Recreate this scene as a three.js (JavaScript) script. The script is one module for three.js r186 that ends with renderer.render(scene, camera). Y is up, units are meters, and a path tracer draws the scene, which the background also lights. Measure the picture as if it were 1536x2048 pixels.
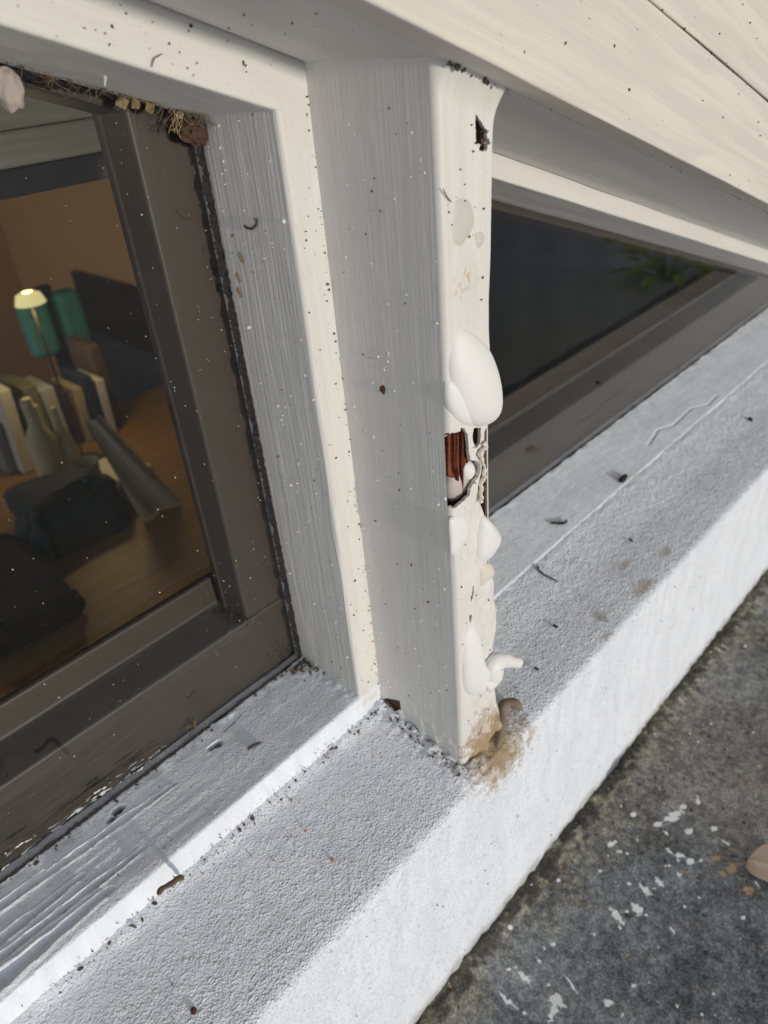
import * as THREE from 'three';
import { mergeGeometries, mergeVertices } from 'three/addons/utils/BufferGeometryUtils.js';
import { ImprovedNoise } from 'three/addons/math/ImprovedNoise.js';
import { RoundedBoxGeometry } from 'three/addons/geometries/RoundedBoxGeometry.js';

// ---------------------------------------------------------------- camera, sky, sun, exposure
const scene = new THREE.Scene();
const FPX = 1500;                                        // focal length in photograph pixels (1536 x 2048)
const RX = [0.6795, -0.0824, 0.7290], RD = [-0.4461, -0.8353, 0.3214], RF = [0.5824, -0.5436, -0.6043];   // right, down, forward
const CAM = new THREE.Vector3(-0.292, 0.241, 0.2433);
const camera = new THREE.PerspectiveCamera(2 * Math.atan(1024 / FPX) * 180 / Math.PI, 0.75, 0.01, 400);
camera.position.copy(CAM);
camera.up.set(-RD[0], -RD[1], -RD[2]);
camera.lookAt(CAM.x + RF[0], CAM.y + RF[1], CAM.z + RF[2]);
camera.focus = 0.45; camera.userData.fStop = 8.5;

const SUN_AZ = -2.0 * Math.PI / 180, SUN_EL = 2.0 * Math.PI / 180;
const sunDir = new THREE.Vector3(Math.sin(SUN_AZ) * Math.cos(SUN_EL), Math.sin(SUN_EL), Math.cos(SUN_AZ) * Math.cos(SUN_EL));
{ // hazy sky: pale at the horizon, bluer towards the zenith, a broad glow round the sun
  const w = 256, h = 128, d = new Float32Array(w * h * 4);
  for (let j = 0; j < h; j++) for (let i = 0; i < w; i++) {
    const th = (j + 0.5) / h * Math.PI - Math.PI / 2, ph = (i + 0.5) / w * 2 * Math.PI - Math.PI;   // row 0 = bottom
    const y = Math.sin(th), x = Math.cos(th) * Math.cos(ph), z = Math.cos(th) * Math.sin(ph);
    const e = Math.max(0, y), k = Math.pow(1 - e, 2.2);
    const g = Math.max(0, x * sunDir.x + y * sunDir.y + z * sunDir.z), glow = 0.4 * Math.pow(g, 6);
    const o = (j * w + i) * 4;
    d[o] = 0.46 + 0.29 * k + glow; d[o + 1] = 0.54 + 0.29 * k + glow * 0.97; d[o + 2] = 0.66 + 0.25 * k + glow * 0.92; d[o + 3] = 1;
  }
  const t = new THREE.DataTexture(d, w, h, THREE.RGBAFormat, THREE.FloatType);
  t.mapping = THREE.EquirectangularReflectionMapping; t.magFilter = THREE.LinearFilter; t.minFilter = THREE.LinearFilter; t.needsUpdate = true;
  scene.background = t; scene.environment = t;
}
const sun = new THREE.DirectionalLight(new THREE.Color().setRGB(1, 0.91, 0.80), 2.35);
sun.position.copy(sunDir).multiplyScalar(6); sun.castShadow = true; sun.shadow.radius = 7;
sun.shadow.mapSize.set(2048, 2048);
Object.assign(sun.shadow.camera, { left: -2, right: 2, top: 2, bottom: -2, near: 0.1, far: 14 });
scene.add(sun); scene.add(sun.target);
const renderer = new THREE.WebGLRenderer({ antialias: true });
renderer.toneMapping = THREE.LinearToneMapping;
renderer.toneMappingExposure = 0.85;
renderer.shadowMap.enabled = true;

// ---------------------------------------------------------------- helpers
const PN = new ImprovedNoise();
const n3 = (x, y, z = 0) => PN.noise(x, y, z);
const fbm = (x, y, z = 0, o = 4) => { let s = 0, a = 0.5; for (let i = 0; i < o; i++) { s += a * n3(x, y, z + i * 7.3); x *= 2.03; y *= 2.03; z *= 2.03; a *= 0.5; } return s; };
function rng(seed) { let s = seed >>> 0; return () => { s = (s + 0x6d2b79f5) | 0; let t = Math.imul(s ^ (s >>> 15), 1 | s); t = (t + Math.imul(t ^ (t >>> 7), 61 | t)) ^ t; return ((t ^ (t >>> 14)) >>> 0) / 4294967296; }; }
const sst = (a, b, x) => { const t = Math.min(1, Math.max(0, (x - a) / (b - a))); return t * t * (3 - 2 * t); };
const mix = (a, b, t) => a + (b - a) * t;
const V3 = (x, y, z) => new THREE.Vector3(x, y, z);
const lin = (r, g, b) => new THREE.Color().setRGB(r, g, b);
const SL = 0.345;                                         // fall of the raked head along x
// photograph pixel -> direction -> point on a plane of the building
function ray(u, v) { const a = u - 768, b = v - 1024; return V3(RX[0] * a + RD[0] * b + RF[0] * FPX, RX[1] * a + RD[1] * b + RF[1] * FPX, RX[2] * a + RD[2] * b + RF[2] * FPX); }
const onZ = (u, v, z) => { const r = ray(u, v); return r.multiplyScalar((z - CAM.z) / r.z).add(CAM); };
const onY = (u, v, y) => { const r = ray(u, v); return r.multiplyScalar((y - CAM.y) / r.y).add(CAM); };
const onX = (u, v, x) => { const r = ray(u, v); return r.multiplyScalar((x - CAM.x) / r.x).add(CAM); };

const used = {};
function numbered(n) { used[n] = (used[n] || 0) + 1; return used[n] === 1 ? n : n + '_' + String(used[n] - 1).padStart(3, '0'); }
function mesh(name, geo, mat, parent) {
  const m = new THREE.Mesh(geo, mat); m.name = parent && parent !== scene ? name : numbered(name);
  m.castShadow = m.receiveShadow = true; (parent || scene).add(m); return m;
}
function tag(o, label, category, group, kind) { if (label) o.userData.label = label; if (category) o.userData.category = category; if (group) o.userData.group = group; if (kind) o.userData.kind = kind; return o; }
function thing(name, label, category, group) { const g = new THREE.Group(); g.name = numbered(name); scene.add(g); return tag(g, label, category, group); }
function struct(name, geo, mat, label) { const m = mesh(name, geo, mat); m.userData.kind = 'structure'; if (label) m.userData.label = label; return m; }

// a curved sheet from f(i, j) -> Vector3 with optional colour, uv
function sheet(nu, nv, f, uv, col) {
  const P = new Float32Array((nu + 1) * (nv + 1) * 3), U = new Float32Array((nu + 1) * (nv + 1) * 2), C = col ? new Float32Array((nu + 1) * (nv + 1) * 3) : null, I = [];
  for (let j = 0; j <= nv; j++) for (let i = 0; i <= nu; i++) {
    const k = j * (nu + 1) + i, p = f(i / nu, j / nv); P[k * 3] = p.x; P[k * 3 + 1] = p.y; P[k * 3 + 2] = p.z;
    const t = uv(i / nu, j / nv, p); U[k * 2] = t[0]; U[k * 2 + 1] = t[1];
    if (C) { const c = col(p, i / nu, j / nv); C[k * 3] = c[0]; C[k * 3 + 1] = c[1]; C[k * 3 + 2] = c[2]; }
    if (i < nu && j < nv) { const a = k, b = k + 1, c = k + nu + 1, d = c + 1; I.push(a, b, d, a, d, c); }
  }
  const g = new THREE.BufferGeometry();
  g.setAttribute('position', new THREE.BufferAttribute(P, 3)); g.setAttribute('uv', new THREE.BufferAttribute(U, 2));
  if (C) g.setAttribute('color', new THREE.BufferAttribute(C, 3));
  g.setIndex(I); g.computeVertexNormals(); return g;
}
// polyline with rounded corners: points [z, y, radius]
function roundedLine(pts, seg = 6, step = 0.004) {
  const out = [], n = pts.length;
  const V = pts.map((p) => new THREE.Vector2(p[0], p[1]));
  const raw = [];
  for (let i = 0; i < n; i++) {
    const r = pts[i][2] || 0;
    if (!r || i === 0 || i === n - 1) { raw.push(V[i]); continue; }
    const a = V[i - 1].clone().sub(V[i]).normalize(), b = V[i + 1].clone().sub(V[i]).normalize();
    const half = Math.acos(Math.max(-1, Math.min(1, a.dot(b)))) / 2, t = r / Math.tan(half);
    const p0 = V[i].clone().addScaledVector(a, t), p1 = V[i].clone().addScaledVector(b, t);
    for (let k = 0; k <= seg; k++) { const s = k / seg; raw.push(p0.clone().multiplyScalar((1 - s) ** 2).addScaledVector(V[i], 2 * s * (1 - s)).addScaledVector(p1, s * s)); }
  }
  for (let i = 0; i < raw.length - 1; i++) {
    const d = raw[i].distanceTo(raw[i + 1]), m = Math.max(1, Math.ceil(d / step));
    for (let k = 0; k < m; k++) out.push(raw[i].clone().lerp(raw[i + 1], k / m));
  }
  out.push(raw[raw.length - 1].clone()); return out;
}
// extrude an open or closed profile (z, y) along x; slope lowers it along x; disp(x, s, z, y) pushes along the normal
function run(profile, xs, { slope = 0, disp, col, uvScale = 1, swap = false, off } = {}) {
  const n = profile.length, S = [0];
  for (let i = 1; i < n; i++) S.push(S[i - 1] + profile[i].distanceTo(profile[i - 1]));
  const nrm = profile.map((p, i) => { const a = profile[Math.max(0, i - 1)], b = profile[Math.min(n - 1, i + 1)], d = b.clone().sub(a).normalize(); return new THREE.Vector2(-d.y, d.x); });
  return sheet(n - 1, xs.length - 1, (a, b) => {
    const i = Math.round(a * (n - 1)), x = xs[Math.round(b * (xs.length - 1))], p = profile[i], h = disp ? disp(x, S[i], p.x, p.y) : 0;
    const q = V3(x, p.y + nrm[i].y * h - slope * x, p.x + nrm[i].x * h); if (off) off(q); return q;
  }, (a, b) => { const i = Math.round(a * (n - 1)), x = xs[Math.round(b * (xs.length - 1))]; return swap ? [S[i] * uvScale, x * uvScale] : [x * uvScale, S[i] * uvScale]; }, col);
}
const span = (a, b, n) => Array.from({ length: n + 1 }, (_, i) => a + (b - a) * i / n);
function spanSteps(list) { const o = []; for (const [a, b, d] of list) { const n = Math.ceil((b - a) / d); for (let i = 0; i < n; i++) o.push(a + (b - a) * i / n); } o.push(list[list.length - 1][1]); return o; }
function box(x0, x1, y0, y1, z0, z1, r = 0.002) {
  const g = r ? new RoundedBoxGeometry(x1 - x0, y1 - y0, z1 - z0, 2, r) : new THREE.BoxGeometry(x1 - x0, y1 - y0, z1 - z0);
  g.translate((x0 + x1) / 2, (y0 + y1) / 2, (z0 + z1) / 2);
  return boxUV(g);
}
function boxUV(g) { // uv in metres by dominant normal
  const p = g.attributes.position, n = g.attributes.normal, u = new Float32Array(p.count * 2);
  for (let i = 0; i < p.count; i++) {
    const ax = Math.abs(n.getX(i)), ay = Math.abs(n.getY(i)), az = Math.abs(n.getZ(i));
    if (az >= ax && az >= ay) { u[i * 2] = p.getX(i); u[i * 2 + 1] = p.getY(i); } else if (ax >= ay) { u[i * 2] = p.getZ(i); u[i * 2 + 1] = p.getY(i); } else { u[i * 2] = p.getX(i); u[i * 2 + 1] = p.getZ(i); }
  }
  g.setAttribute('uv', new THREE.BufferAttribute(u, 2)); return g;
}
function rake(g) { const p = g.attributes.position; for (let i = 0; i < p.count; i++) p.setY(i, p.getY(i) - SL * p.getX(i)); g.computeVertexNormals(); return g; }

// ---- textures (periodic noise so that they tile)
function pnoise(px, py, seed) { // periodic value noise on a px x py lattice
  const r = rng(seed), L = new Float32Array(px * py); for (let i = 0; i < L.length; i++) L[i] = r();
  return (x, y) => { // x, y in lattice units
    let xi = Math.floor(x), yi = Math.floor(y); const fx = x - xi, fy = y - yi; const sx = fx * fx * (3 - 2 * fx), sy = fy * fy * (3 - 2 * fy);
    xi = ((xi % px) + px) % px; yi = ((yi % py) + py) % py; const xj = (xi + 1) % px, yj = (yi + 1) % py;
    const a = L[yi * px + xi], b = L[yi * px + xj], c = L[yj * px + xi], d = L[yj * px + xj];
    return a + (b - a) * sx + (c - a) * sy + (a - b - c + d) * sx * sy;
  };
}
function tex(w, h, fn, sizeX, sizeY, srgb) {
  const d = new Uint8Array(w * h * 4);
  for (let j = 0; j < h; j++) for (let i = 0; i < w; i++) { const c = fn(i / w, j / h), o = (j * w + i) * 4; if (typeof c === 'number') { d[o] = d[o + 1] = d[o + 2] = Math.max(0, Math.min(255, c * 255)); } else { d[o] = Math.max(0, Math.min(255, c[0] * 255)); d[o + 1] = Math.max(0, Math.min(255, c[1] * 255)); d[o + 2] = Math.max(0, Math.min(255, c[2] * 255)); } d[o + 3] = 255; }
  const t = new THREE.DataTexture(d, w, h); t.wrapS = t.wrapT = THREE.RepeatWrapping; t.magFilter = THREE.LinearFilter; t.minFilter = THREE.LinearMipmapLinearFilter; t.generateMipmaps = true;
  if (srgb) t.colorSpace = THREE.SRGBColorSpace; t.repeat.set(1 / sizeX, 1 / sizeY); t.needsUpdate = true; return t;
}
// stippled masonry paint: worm-like lumps of 1 to 2 mm over a tile of 0.2 m
const stippleA = pnoise(170, 170, 11), stippleB = pnoise(340, 340, 12), stippleC = pnoise(40, 40, 13), stippleD = pnoise(85, 85, 14);
const stippleBump = (() => { // thousands of soft grains of 0.3 to 1.3 mm, a few bigger nibs
  const N = 1024, h = new Float32Array(N * N), r = rng(15);
  const grain = (x, y, q, a, e) => { const R = Math.ceil(q * 2), c = Math.cos(e), s = Math.sin(e), k = 0.7 + r() * 0.5; for (let j = -R; j <= R; j++) for (let i = -R; i <= R; i++) { const u = (i * c + j * s) * k, v = (j * c - i * s) / k, d = (u * u + v * v) / (q * q); if (d < 4) h[((y + j + N) % N) * N + ((x + i + N) % N)] += a * Math.exp(-d * 1.6); } };
  for (let k = 0; k < 34000; k++) grain(Math.floor(r() * N), Math.floor(r() * N), 2.2 + 3.4 * r() * r(), 0.10 + 0.12 * r(), r() * 3.14);
  for (let k = 0; k < 16000; k++) grain(Math.floor(r() * N), Math.floor(r() * N), 1.4 + 1.6 * r(), (r() < 0.5 ? -0.12 : 0.1), r() * 3.14);
  for (let k = 0; k < 1100; k++) grain(Math.floor(r() * N), Math.floor(r() * N), 3 + 3.5 * r(), 0.3 + 0.25 * r(), r() * 3.14);
  return tex(N, N, (u, v) => 0.12 + h[Math.round(v * N) * N + Math.round(u * N)] * 0.36 + stippleC(u * 40, v * 40) * 0.12, 0.2, 0.2);
})();
// brushed paint over grooved grain: lines run along v; tile 0.1 x 0.4 m
const gA = pnoise(64, 7, 21), gB = pnoise(160, 14, 22), gC = pnoise(12, 10, 23), gD = pnoise(90, 360, 24);
const grainBump = tex(512, 1024, (u, v) => {
  const w = gC(u * 12, v * 10) * 1.6; const a = gA(u * 64 + w, v * 7), b = gB(u * 160 + w * 2, v * 14), d = gD(u * 90, v * 360);
  return 0.25 + Math.pow(a, 1.3) * 0.45 + b * 0.22 + Math.max(0, d - 0.9) * 2.2;
}, 0.1, 0.4);
const sA = pnoise(80, 5, 31), sB = pnoise(200, 10, 32), sC = pnoise(18, 40, 33), sD = pnoise(100, 400, 34);
const brushBump = tex(512, 1024, (u, v) => 0.3 + sA(u * 80, v * 5) * 0.2 + sB(u * 200 + sC(u * 18, v * 40), v * 10) * 0.14 + sC(u * 18, v * 40) * 0.25 + Math.max(0, sD(u * 100, v * 400) - 0.91) * 3, 0.1, 0.4);
// colour of brushed paint: thin and thick coats, streaked along v
function coatMap(seed, lo, hi, sx, sy, spots = 0) {
  const a = pnoise(24, 4, seed), b = pnoise(120, 8, seed + 1), c = pnoise(9, 9, seed + 2), e = pnoise(200, 200, seed + 3);
  return tex(512, 512, (u, v) => { const w = c(u * 9, v * 9); const t = sst(0.25, 0.8, a(u * 24 + w * 3, v * 4) * 0.5 + b(u * 120 + w * 4, v * 8) * 0.3 + w * 0.25); const s = spots && e(u * 200, v * 200) > 1 - spots ? 0.82 : 1; return [mix(lo[0], hi[0], t) * s, mix(lo[1], hi[1], t) * s, mix(lo[2], hi[2], t) * s]; }, sx, sy, true);
}
function rot(t) { const c = t.clone(); c.rotation = Math.PI / 2; c.needsUpdate = true; return c; }
function along(t) { // same texture with its streaks along u instead of v
  const im = t.image, w = im.width, h = im.height, d = new Uint8Array(w * h * 4);
  for (let j = 0; j < h; j++) for (let i = 0; i < w; i++) for (let k = 0; k < 4; k++) d[(i * h + j) * 4 + k] = im.data[(j * w + i) * 4 + k];
  const r = new THREE.DataTexture(d, h, w); r.wrapS = r.wrapT = THREE.RepeatWrapping; r.magFilter = THREE.LinearFilter; r.minFilter = THREE.LinearMipmapLinearFilter; r.generateMipmaps = true; r.colorSpace = t.colorSpace; r.repeat.set(t.repeat.y, t.repeat.x); r.needsUpdate = true; return r;
}
const std = (o) => new THREE.MeshStandardMaterial(o);
const creamV = coatMap(41, [0.865, 0.855, 0.835], [0.89, 0.88, 0.86], 0.12, 0.5), creamH = along(creamV);
const fasciaMap = along(coatMap(47, [0.84, 0.815, 0.785], [0.89, 0.865, 0.82], 0.1, 0.45));
const whiteMap = coatMap(51, [0.90, 0.915, 0.94], [0.935, 0.95, 0.975], 0.2, 0.2);
const M = {
  postFront: std({ map: creamV, bumpMap: brushBump, bumpScale: 0.0006, roughness: 0.55, vertexColors: true }),
  postSide: std({ map: creamV, bumpMap: brushBump, bumpScale: 0.0009, roughness: 0.5 }),
  jamb: std({ map: creamV, bumpMap: grainBump, bumpScale: 0.0008, roughness: 0.5 }),
  head: std({ map: creamH, bumpMap: along(brushBump), bumpScale: 0.0006, roughness: 0.55 }),
  fascia: std({ map: fasciaMap, bumpMap: along(brushBump), bumpScale: 0.0006, roughness: 0.6 }),
  masonry: std({ map: whiteMap, bumpMap: stippleBump, bumpScale: 0.0046, roughness: 0.85, vertexColors: true }),
  timberSill: std({ map: whiteMap, bumpMap: stippleBump, bumpScale: 0.0016, roughness: 0.6, vertexColors: true }),
  filler: new THREE.MeshPhysicalMaterial({ color: lin(0.83, 0.82, 0.8), roughness: 0.52 }),
  fillerThin: std({ color: lin(0.62, 0.6, 0.55), roughness: 0.5 }),
  fillerCream: std({ color: lin(0.74, 0.69, 0.6), roughness: 0.5 }),
  rot: std({ color: lin(0.13, 0.075, 0.048), roughness: 1 }),
  gasket: std({ color: lin(0.008, 0.007, 0.007), roughness: 0.75 }),
  brown: std({ color: lin(0.04, 0.030, 0.02), roughness: 0.5 }),
  glass: new THREE.MeshPhysicalMaterial({ color: lin(1, 1, 1), transmission: 1, thickness: 0, roughness: 0.0, ior: 1.5 }),
};

// ---------------------------------------------------------------- ground
const GY = -0.467;
{ // unseen ground out to the horizon, made pale to bounce light onto the soffits
  const g = new THREE.PlaneGeometry(160, 80, 1, 1); g.rotateX(-Math.PI / 2); g.translate(0, GY - 0.006, 40.012);
  const side = new THREE.PlaneGeometry(70, 40); side.rotateX(-Math.PI / 2); side.translate(-36.65, GY - 0.3, -19.99);
  const a = pnoise(60, 60, 61), b = pnoise(256, 256, 62);
  struct('paving', g, std({ map: tex(512, 512, (u, v) => { const t = a(u * 60, v * 60) * 0.6 + b(u * 256, v * 256) * 0.4; return [0.70 + t * 0.12, 0.68 + t * 0.12, 0.64 + t * 0.12]; }, 1 / 40, 1 / 20, true), roughness: 0.9 }), 'unseen paving beyond the dark floor strip made pale to bounce light');
  struct('garden_ground', side, std({ color: lin(0.3, 0.29, 0.25), roughness: 1 }), 'pale gravel ground beside the house');
}
{
  const X0 = -0.35, X1 = 1.05, Z0 = 0.0, Z1 = 0.7, W = 2048, H = 1024, cv = document.createElement('canvas'); cv.width = W; cv.height = H; const c = cv.getContext('2d');
  const r = rng(5), PX = W / (X1 - X0);
  const G = (u, v) => { const p = onY(u, v, GY); return [(p.x - X0) * PX, (p.z - Z0) * PX]; };
  const K = (x, y) => G(1000 + x / 2.866, 1600 + y / 2.866);
  const im = c.createImageData(W, H), na = pnoise(64, 32, 71), nb = pnoise(256, 128, 72), nc = pnoise(16, 8, 73), nd = pnoise(1024, 512, 74);
  const bl = [[1350, 620, 190, [122, 100, 90]], [1420, 150, 200, [132, 118, 102]], [1330, 1180, 200, [118, 102, 94]], [1080, 770, 200, [116, 124, 130]], [600, 900, 380, [114, 116, 117]]].map(([x, y, q, k]) => [...K(x, y), q, k]);
  for (let j = 0; j < H; j++) for (let i = 0; i < W; i++) {
    const u = i / W, v = j / H, a = na(u * 64, v * 32), b = nb(u * 256, v * 128), d = nc(u * 16, v * 8), e = nd(u * 1024, v * 512);
    let R = 114, Gc = 115, B = 113;
    for (const [x, y, q, k] of bl) { const t = Math.exp(-((i - x) ** 2 + (j - y) ** 2) / (q * q)) * 0.8; R = mix(R, k[0], t); Gc = mix(Gc, k[1], t); B = mix(B, k[2], t); }
    const z = Z0 + j / PX - 0.02, lich = sst(0.075, 0.0, z + (a - 0.5) * 0.06 + (d - 0.5) * 0.06) * (0.35 + 0.65 * sst(0.35, 0.65, b * 0.6 + a * 0.4));
    R = mix(R, 140, lich); Gc = mix(Gc, 136, lich); B = mix(B, 116, lich);
    const dirt = sst(0.018, 0.002, z + (b - 0.5) * 0.02) * (0.5 + b * 0.5); R = mix(R, 62, dirt); Gc = mix(Gc, 56, dirt); B = mix(B, 44, dirt);
    const m = 0.86 + 0.3 * a + 0.36 * (b - 0.5) + 0.6 * (e - 0.5) + 0.3 * (d - 0.5); const o = (j * W + i) * 4;
    im.data[o] = R * m; im.data[o + 1] = Gc * m; im.data[o + 2] = B * m; im.data[o + 3] = 255;
  }
  c.putImageData(im, 0, 0);
  const ragged = (pts, jag) => { c.beginPath(); const q = []; for (let i = 0; i < pts.length; i++) { const a = pts[i], b = pts[(i + 1) % pts.length]; for (let k = 0; k < 5; k++) q.push([mix(a[0], b[0], k / 5) + (r() - 0.5) * jag, mix(a[1], b[1], k / 5) + (r() - 0.5) * jag]); } q.forEach((p, i) => i ? c.lineTo(p[0], p[1]) : c.moveTo(p[0], p[1])); c.closePath(); c.fill(); };
  const stroke = (x0, y0, x1, y1, w0, col = 'rgba(250,249,245,1)') => { const w = w0 * 1.3; c.fillStyle = col; const L = Math.hypot(x1 - x0, y1 - y0) || 1, nx = -(y1 - y0) / L * w / 2, ny = (x1 - x0) / L * w / 2; const mx = mix(x0, x1, 0.6), my = mix(y0, y1, 0.6); ragged([[x0, y0], [mx + nx, my + ny], [x1 + nx * 0.5, y1 + ny * 0.5], [x1 - nx * 0.6, y1 - ny * 0.6], [mx - nx, my - ny]].map((p) => K(...p)), w * 0.16); };
  const dot = (x, y, q, col = 'rgba(250,249,245,0.98)') => { c.fillStyle = col; const P = []; for (let k = 0; k < 9; k++) { const a = k / 9 * 6.283, s = q * 1.15 * (0.8 + r() * 0.35); P.push(K(x + Math.cos(a) * s, y + Math.sin(a) * s * 0.8)); } ragged(P, q * 0.12); };
  for (const [x, y, q, al] of [[790, 395, 45, 0.3], [1025, 490, 48, 0.35], [1060, 385, 45, 0.28], [925, 945, 65, 0.3], [580, 840, 30, 0.3], [460, 980, 40, 0.22], [760, 1080, 45, 0.24], [530, 1190, 40, 0.28], [210, 1200, 35, 0.3], [600, 1260, 60, 0.25], [330, 790, 70, 0.22], [560, 690, 60, 0.22]])
    for (let k = 0; k < 26; k++) { const a = r() * 6.283, s = Math.sqrt(r()) * q; dot(x + Math.cos(a) * s, y + Math.sin(a) * s, q * (0.1 + 0.22 * r()), `rgba(200,200,194,${al * 0.5})`); }
  for (const s of [[875, 148, 935, 130, 24], [930, 125, 1040, 65, 38], [935, 172, 965, 200, 12], [945, 265, 985, 305, 14], [980, 310, 1060, 325, 28], [1275, 225, 1315, 258, 16], [785, 470, 860, 550, 28], [885, 445, 938, 500, 20], [765, 585, 800, 660, 34], [625, 620, 705, 705, 32], [1045, 600, 1065, 620, 12], [970, 720, 1000, 765, 12], [90, 970, 175, 1045, 24], [365, 990, 445, 1110, 12], [240, 830, 262, 862, 9], [205, 900, 235, 930, 12], [-10, 1100, 100, 1200, 26], [280, 1290, 312, 1200, 30], [1130, -20, 1135, 25, 26], [1010, 415, 1035, 440, 18], [1455, 460, 1485, 495, 12], [-90, 700, -60, 720, 14]]) stroke(...s);
  stroke(555, 80, 640, -10, 12, 'rgba(185,182,168,0.6)'); stroke(240, 320, 345, 240, 28, 'rgba(200,200,196,0.55)'); stroke(400, 215, 465, 150, 18, 'rgba(190,188,178,0.5)');
  c.fillStyle = 'rgba(240,239,232,0.95)'; ragged([[275, 1140], [325, 1105], [380, 1190], [335, 1180], [320, 1230], [288, 1225], [290, 1165]].map((p) => K(...p)), 5);
  for (const s of [[1050, 40, 17], [1080, 178, 22], [1225, 162, 18], [765, 82, 16], [635, 255, 20], [660, 240, 12], [1092, 350, 21], [1152, 346, 11], [730, 640, 12], [765, 1065, 14], [1225, 1112, 10], [690, 295, 9], [730, 305, 9], [335, 460, 12], [575, 408, 10], [740, 480, 12], [838, 660, 10], [1020, 345, 9], [305, 828, 13], [60, 735, 14], [540, 770, 10], [885, 510, 7], [970, 375, 9], [950, 378, 7], [140, 1222, 12], [1155, 1230, 9], [1395, 675, 13], [620, 1165, 26]]) dot(...s);
  for (let k = 0; k < 420; k++) { const x = -300 + r() * 2000, y = -700 + r() * 2100, q = 1.5 + r() * r() * 5; dot(x, y, q, r() < 0.14 ? 'rgba(190,130,80,0.8)' : r() < 0.3 ? 'rgba(28,27,26,0.8)' : 'rgba(225,222,212,0.8)'); }
  for (const [x, y, q] of [[1325, 395, 28], [1275, 420, 16], [1240, 335, 22], [735, 890, 10], [748, 915, 9], [1500, 845, 10], [655, 388, 9], [265, 470, 10], [515, 605, 10], [1430, 520, 26], [1405, 510, 14]]) dot(x, y, q, 'rgba(205,165,115,0.75)');
  const map = new THREE.CanvasTexture(cv); map.colorSpace = THREE.SRGBColorSpace; map.flipY = false; map.wrapS = map.wrapT = THREE.MirroredRepeatWrapping; map.magFilter = THREE.LinearFilter;
  const bn = pnoise(300, 150, 75), bo = pnoise(80, 40, 76), bq = pnoise(700, 350, 77);
  const bump = tex(1024, 512, (u, v) => bn(u * 300, v * 150) * 0.4 + bo(u * 80, v * 40) * 0.3 + bq(u * 700, v * 350) * 0.3, 1, 1); bump.wrapS = bump.wrapT = THREE.MirroredRepeatWrapping;
  // sheet: fine near the sill, one coarse ring beyond
  const ground = sheet(260, 130, (a, b) => { const x = X0 + a * (X1 - X0), z = 0.012 + b * (0.36 - 0.012); const e = sst(0.03, 0, z - 0.02); return V3(x, GY + fbm(x * 18, z * 18, 2, 3) * 0.002 + e * Math.max(0, fbm(x * 70, z * 90, 5, 3) + 0.15) * 0.012, z); }, (a, b, p) => [(p.x - X0) / (X1 - X0), (p.z - Z0) / (Z1 - Z0)]);
  const idx = ground.index.array; for (let i = 0; i < idx.length; i += 3) { const t = idx[i + 1]; idx[i + 1] = idx[i + 2]; idx[i + 2] = t; } ground.computeVertexNormals();
  const wide = (x0, x1, z0, z1) => { const g = new THREE.PlaneGeometry(x1 - x0, z1 - z0); g.rotateX(-Math.PI / 2); g.translate((x0 + x1) / 2, GY - 0.002, (z0 + z1) / 2); const p = g.attributes.position, u = g.attributes.uv; for (let i = 0; i < p.count; i++) u.setXY(i, (p.getX(i) - X0) / (X1 - X0), (p.getZ(i) - Z0) / (Z1 - Z0)); return g; };
  const geo = mergeGeometries([ground, wide(-4, X0 - 0.0, 0.012, 0.36), wide(X1, 5, 0.012, 0.36)].map((g) => g.index ? g.toNonIndexed() : g));
  struct('terrace_floor', mergeVertices(geo), std({ map, bumpMap: bump, bumpScale: 0.002, roughness: 0.62 }), 'dark grey coated floor strip spattered with white paint');
}

// ---------------------------------------------------------------- masonry sill under both windows
const POSTX = 0.041;
const foot = (x, z) => { // how close to the foot of the post
  const dx = Math.max(-x, 0, x - POSTX), dz = Math.max(z - 0.0, 0, -0.085 - z); return Math.hypot(dx, dz);
};
const stainAt = (p) => { // brown stain at the foot of the post, over sill and post face
  const q = n3(p.x * 90, p.y * 90, p.z * 90) * 0.5 + n3(p.x * 260, p.y * 260, p.z * 260) * 0.5;
  const d = Math.hypot((p.x - 0.034) * 0.9, (p.y + 0.245) * 0.9, (p.z - 0.004) * 1.0);
  const w = d + q * 0.03 + 0.008 * n3(p.x * 520, p.y * 520, p.z * 520); return 0.55 * sst(0.036, 0.030, w) + 0.45 * sst(0.026, 0.016, w);
};
const spotStains = [[1200, 1230, 0.007, 0.009], [1225, 1262, 0.012, 0.006], [1290, 1165, 0.02, 0.007], [1330, 1100, 0.012, 0.005], [1250, 1130, 0.012, 0.004]].map(([u, v, rx, rz]) => { const p = onY(u, v, -0.243); return [p.x, p.z, rx, rz]; });
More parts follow.
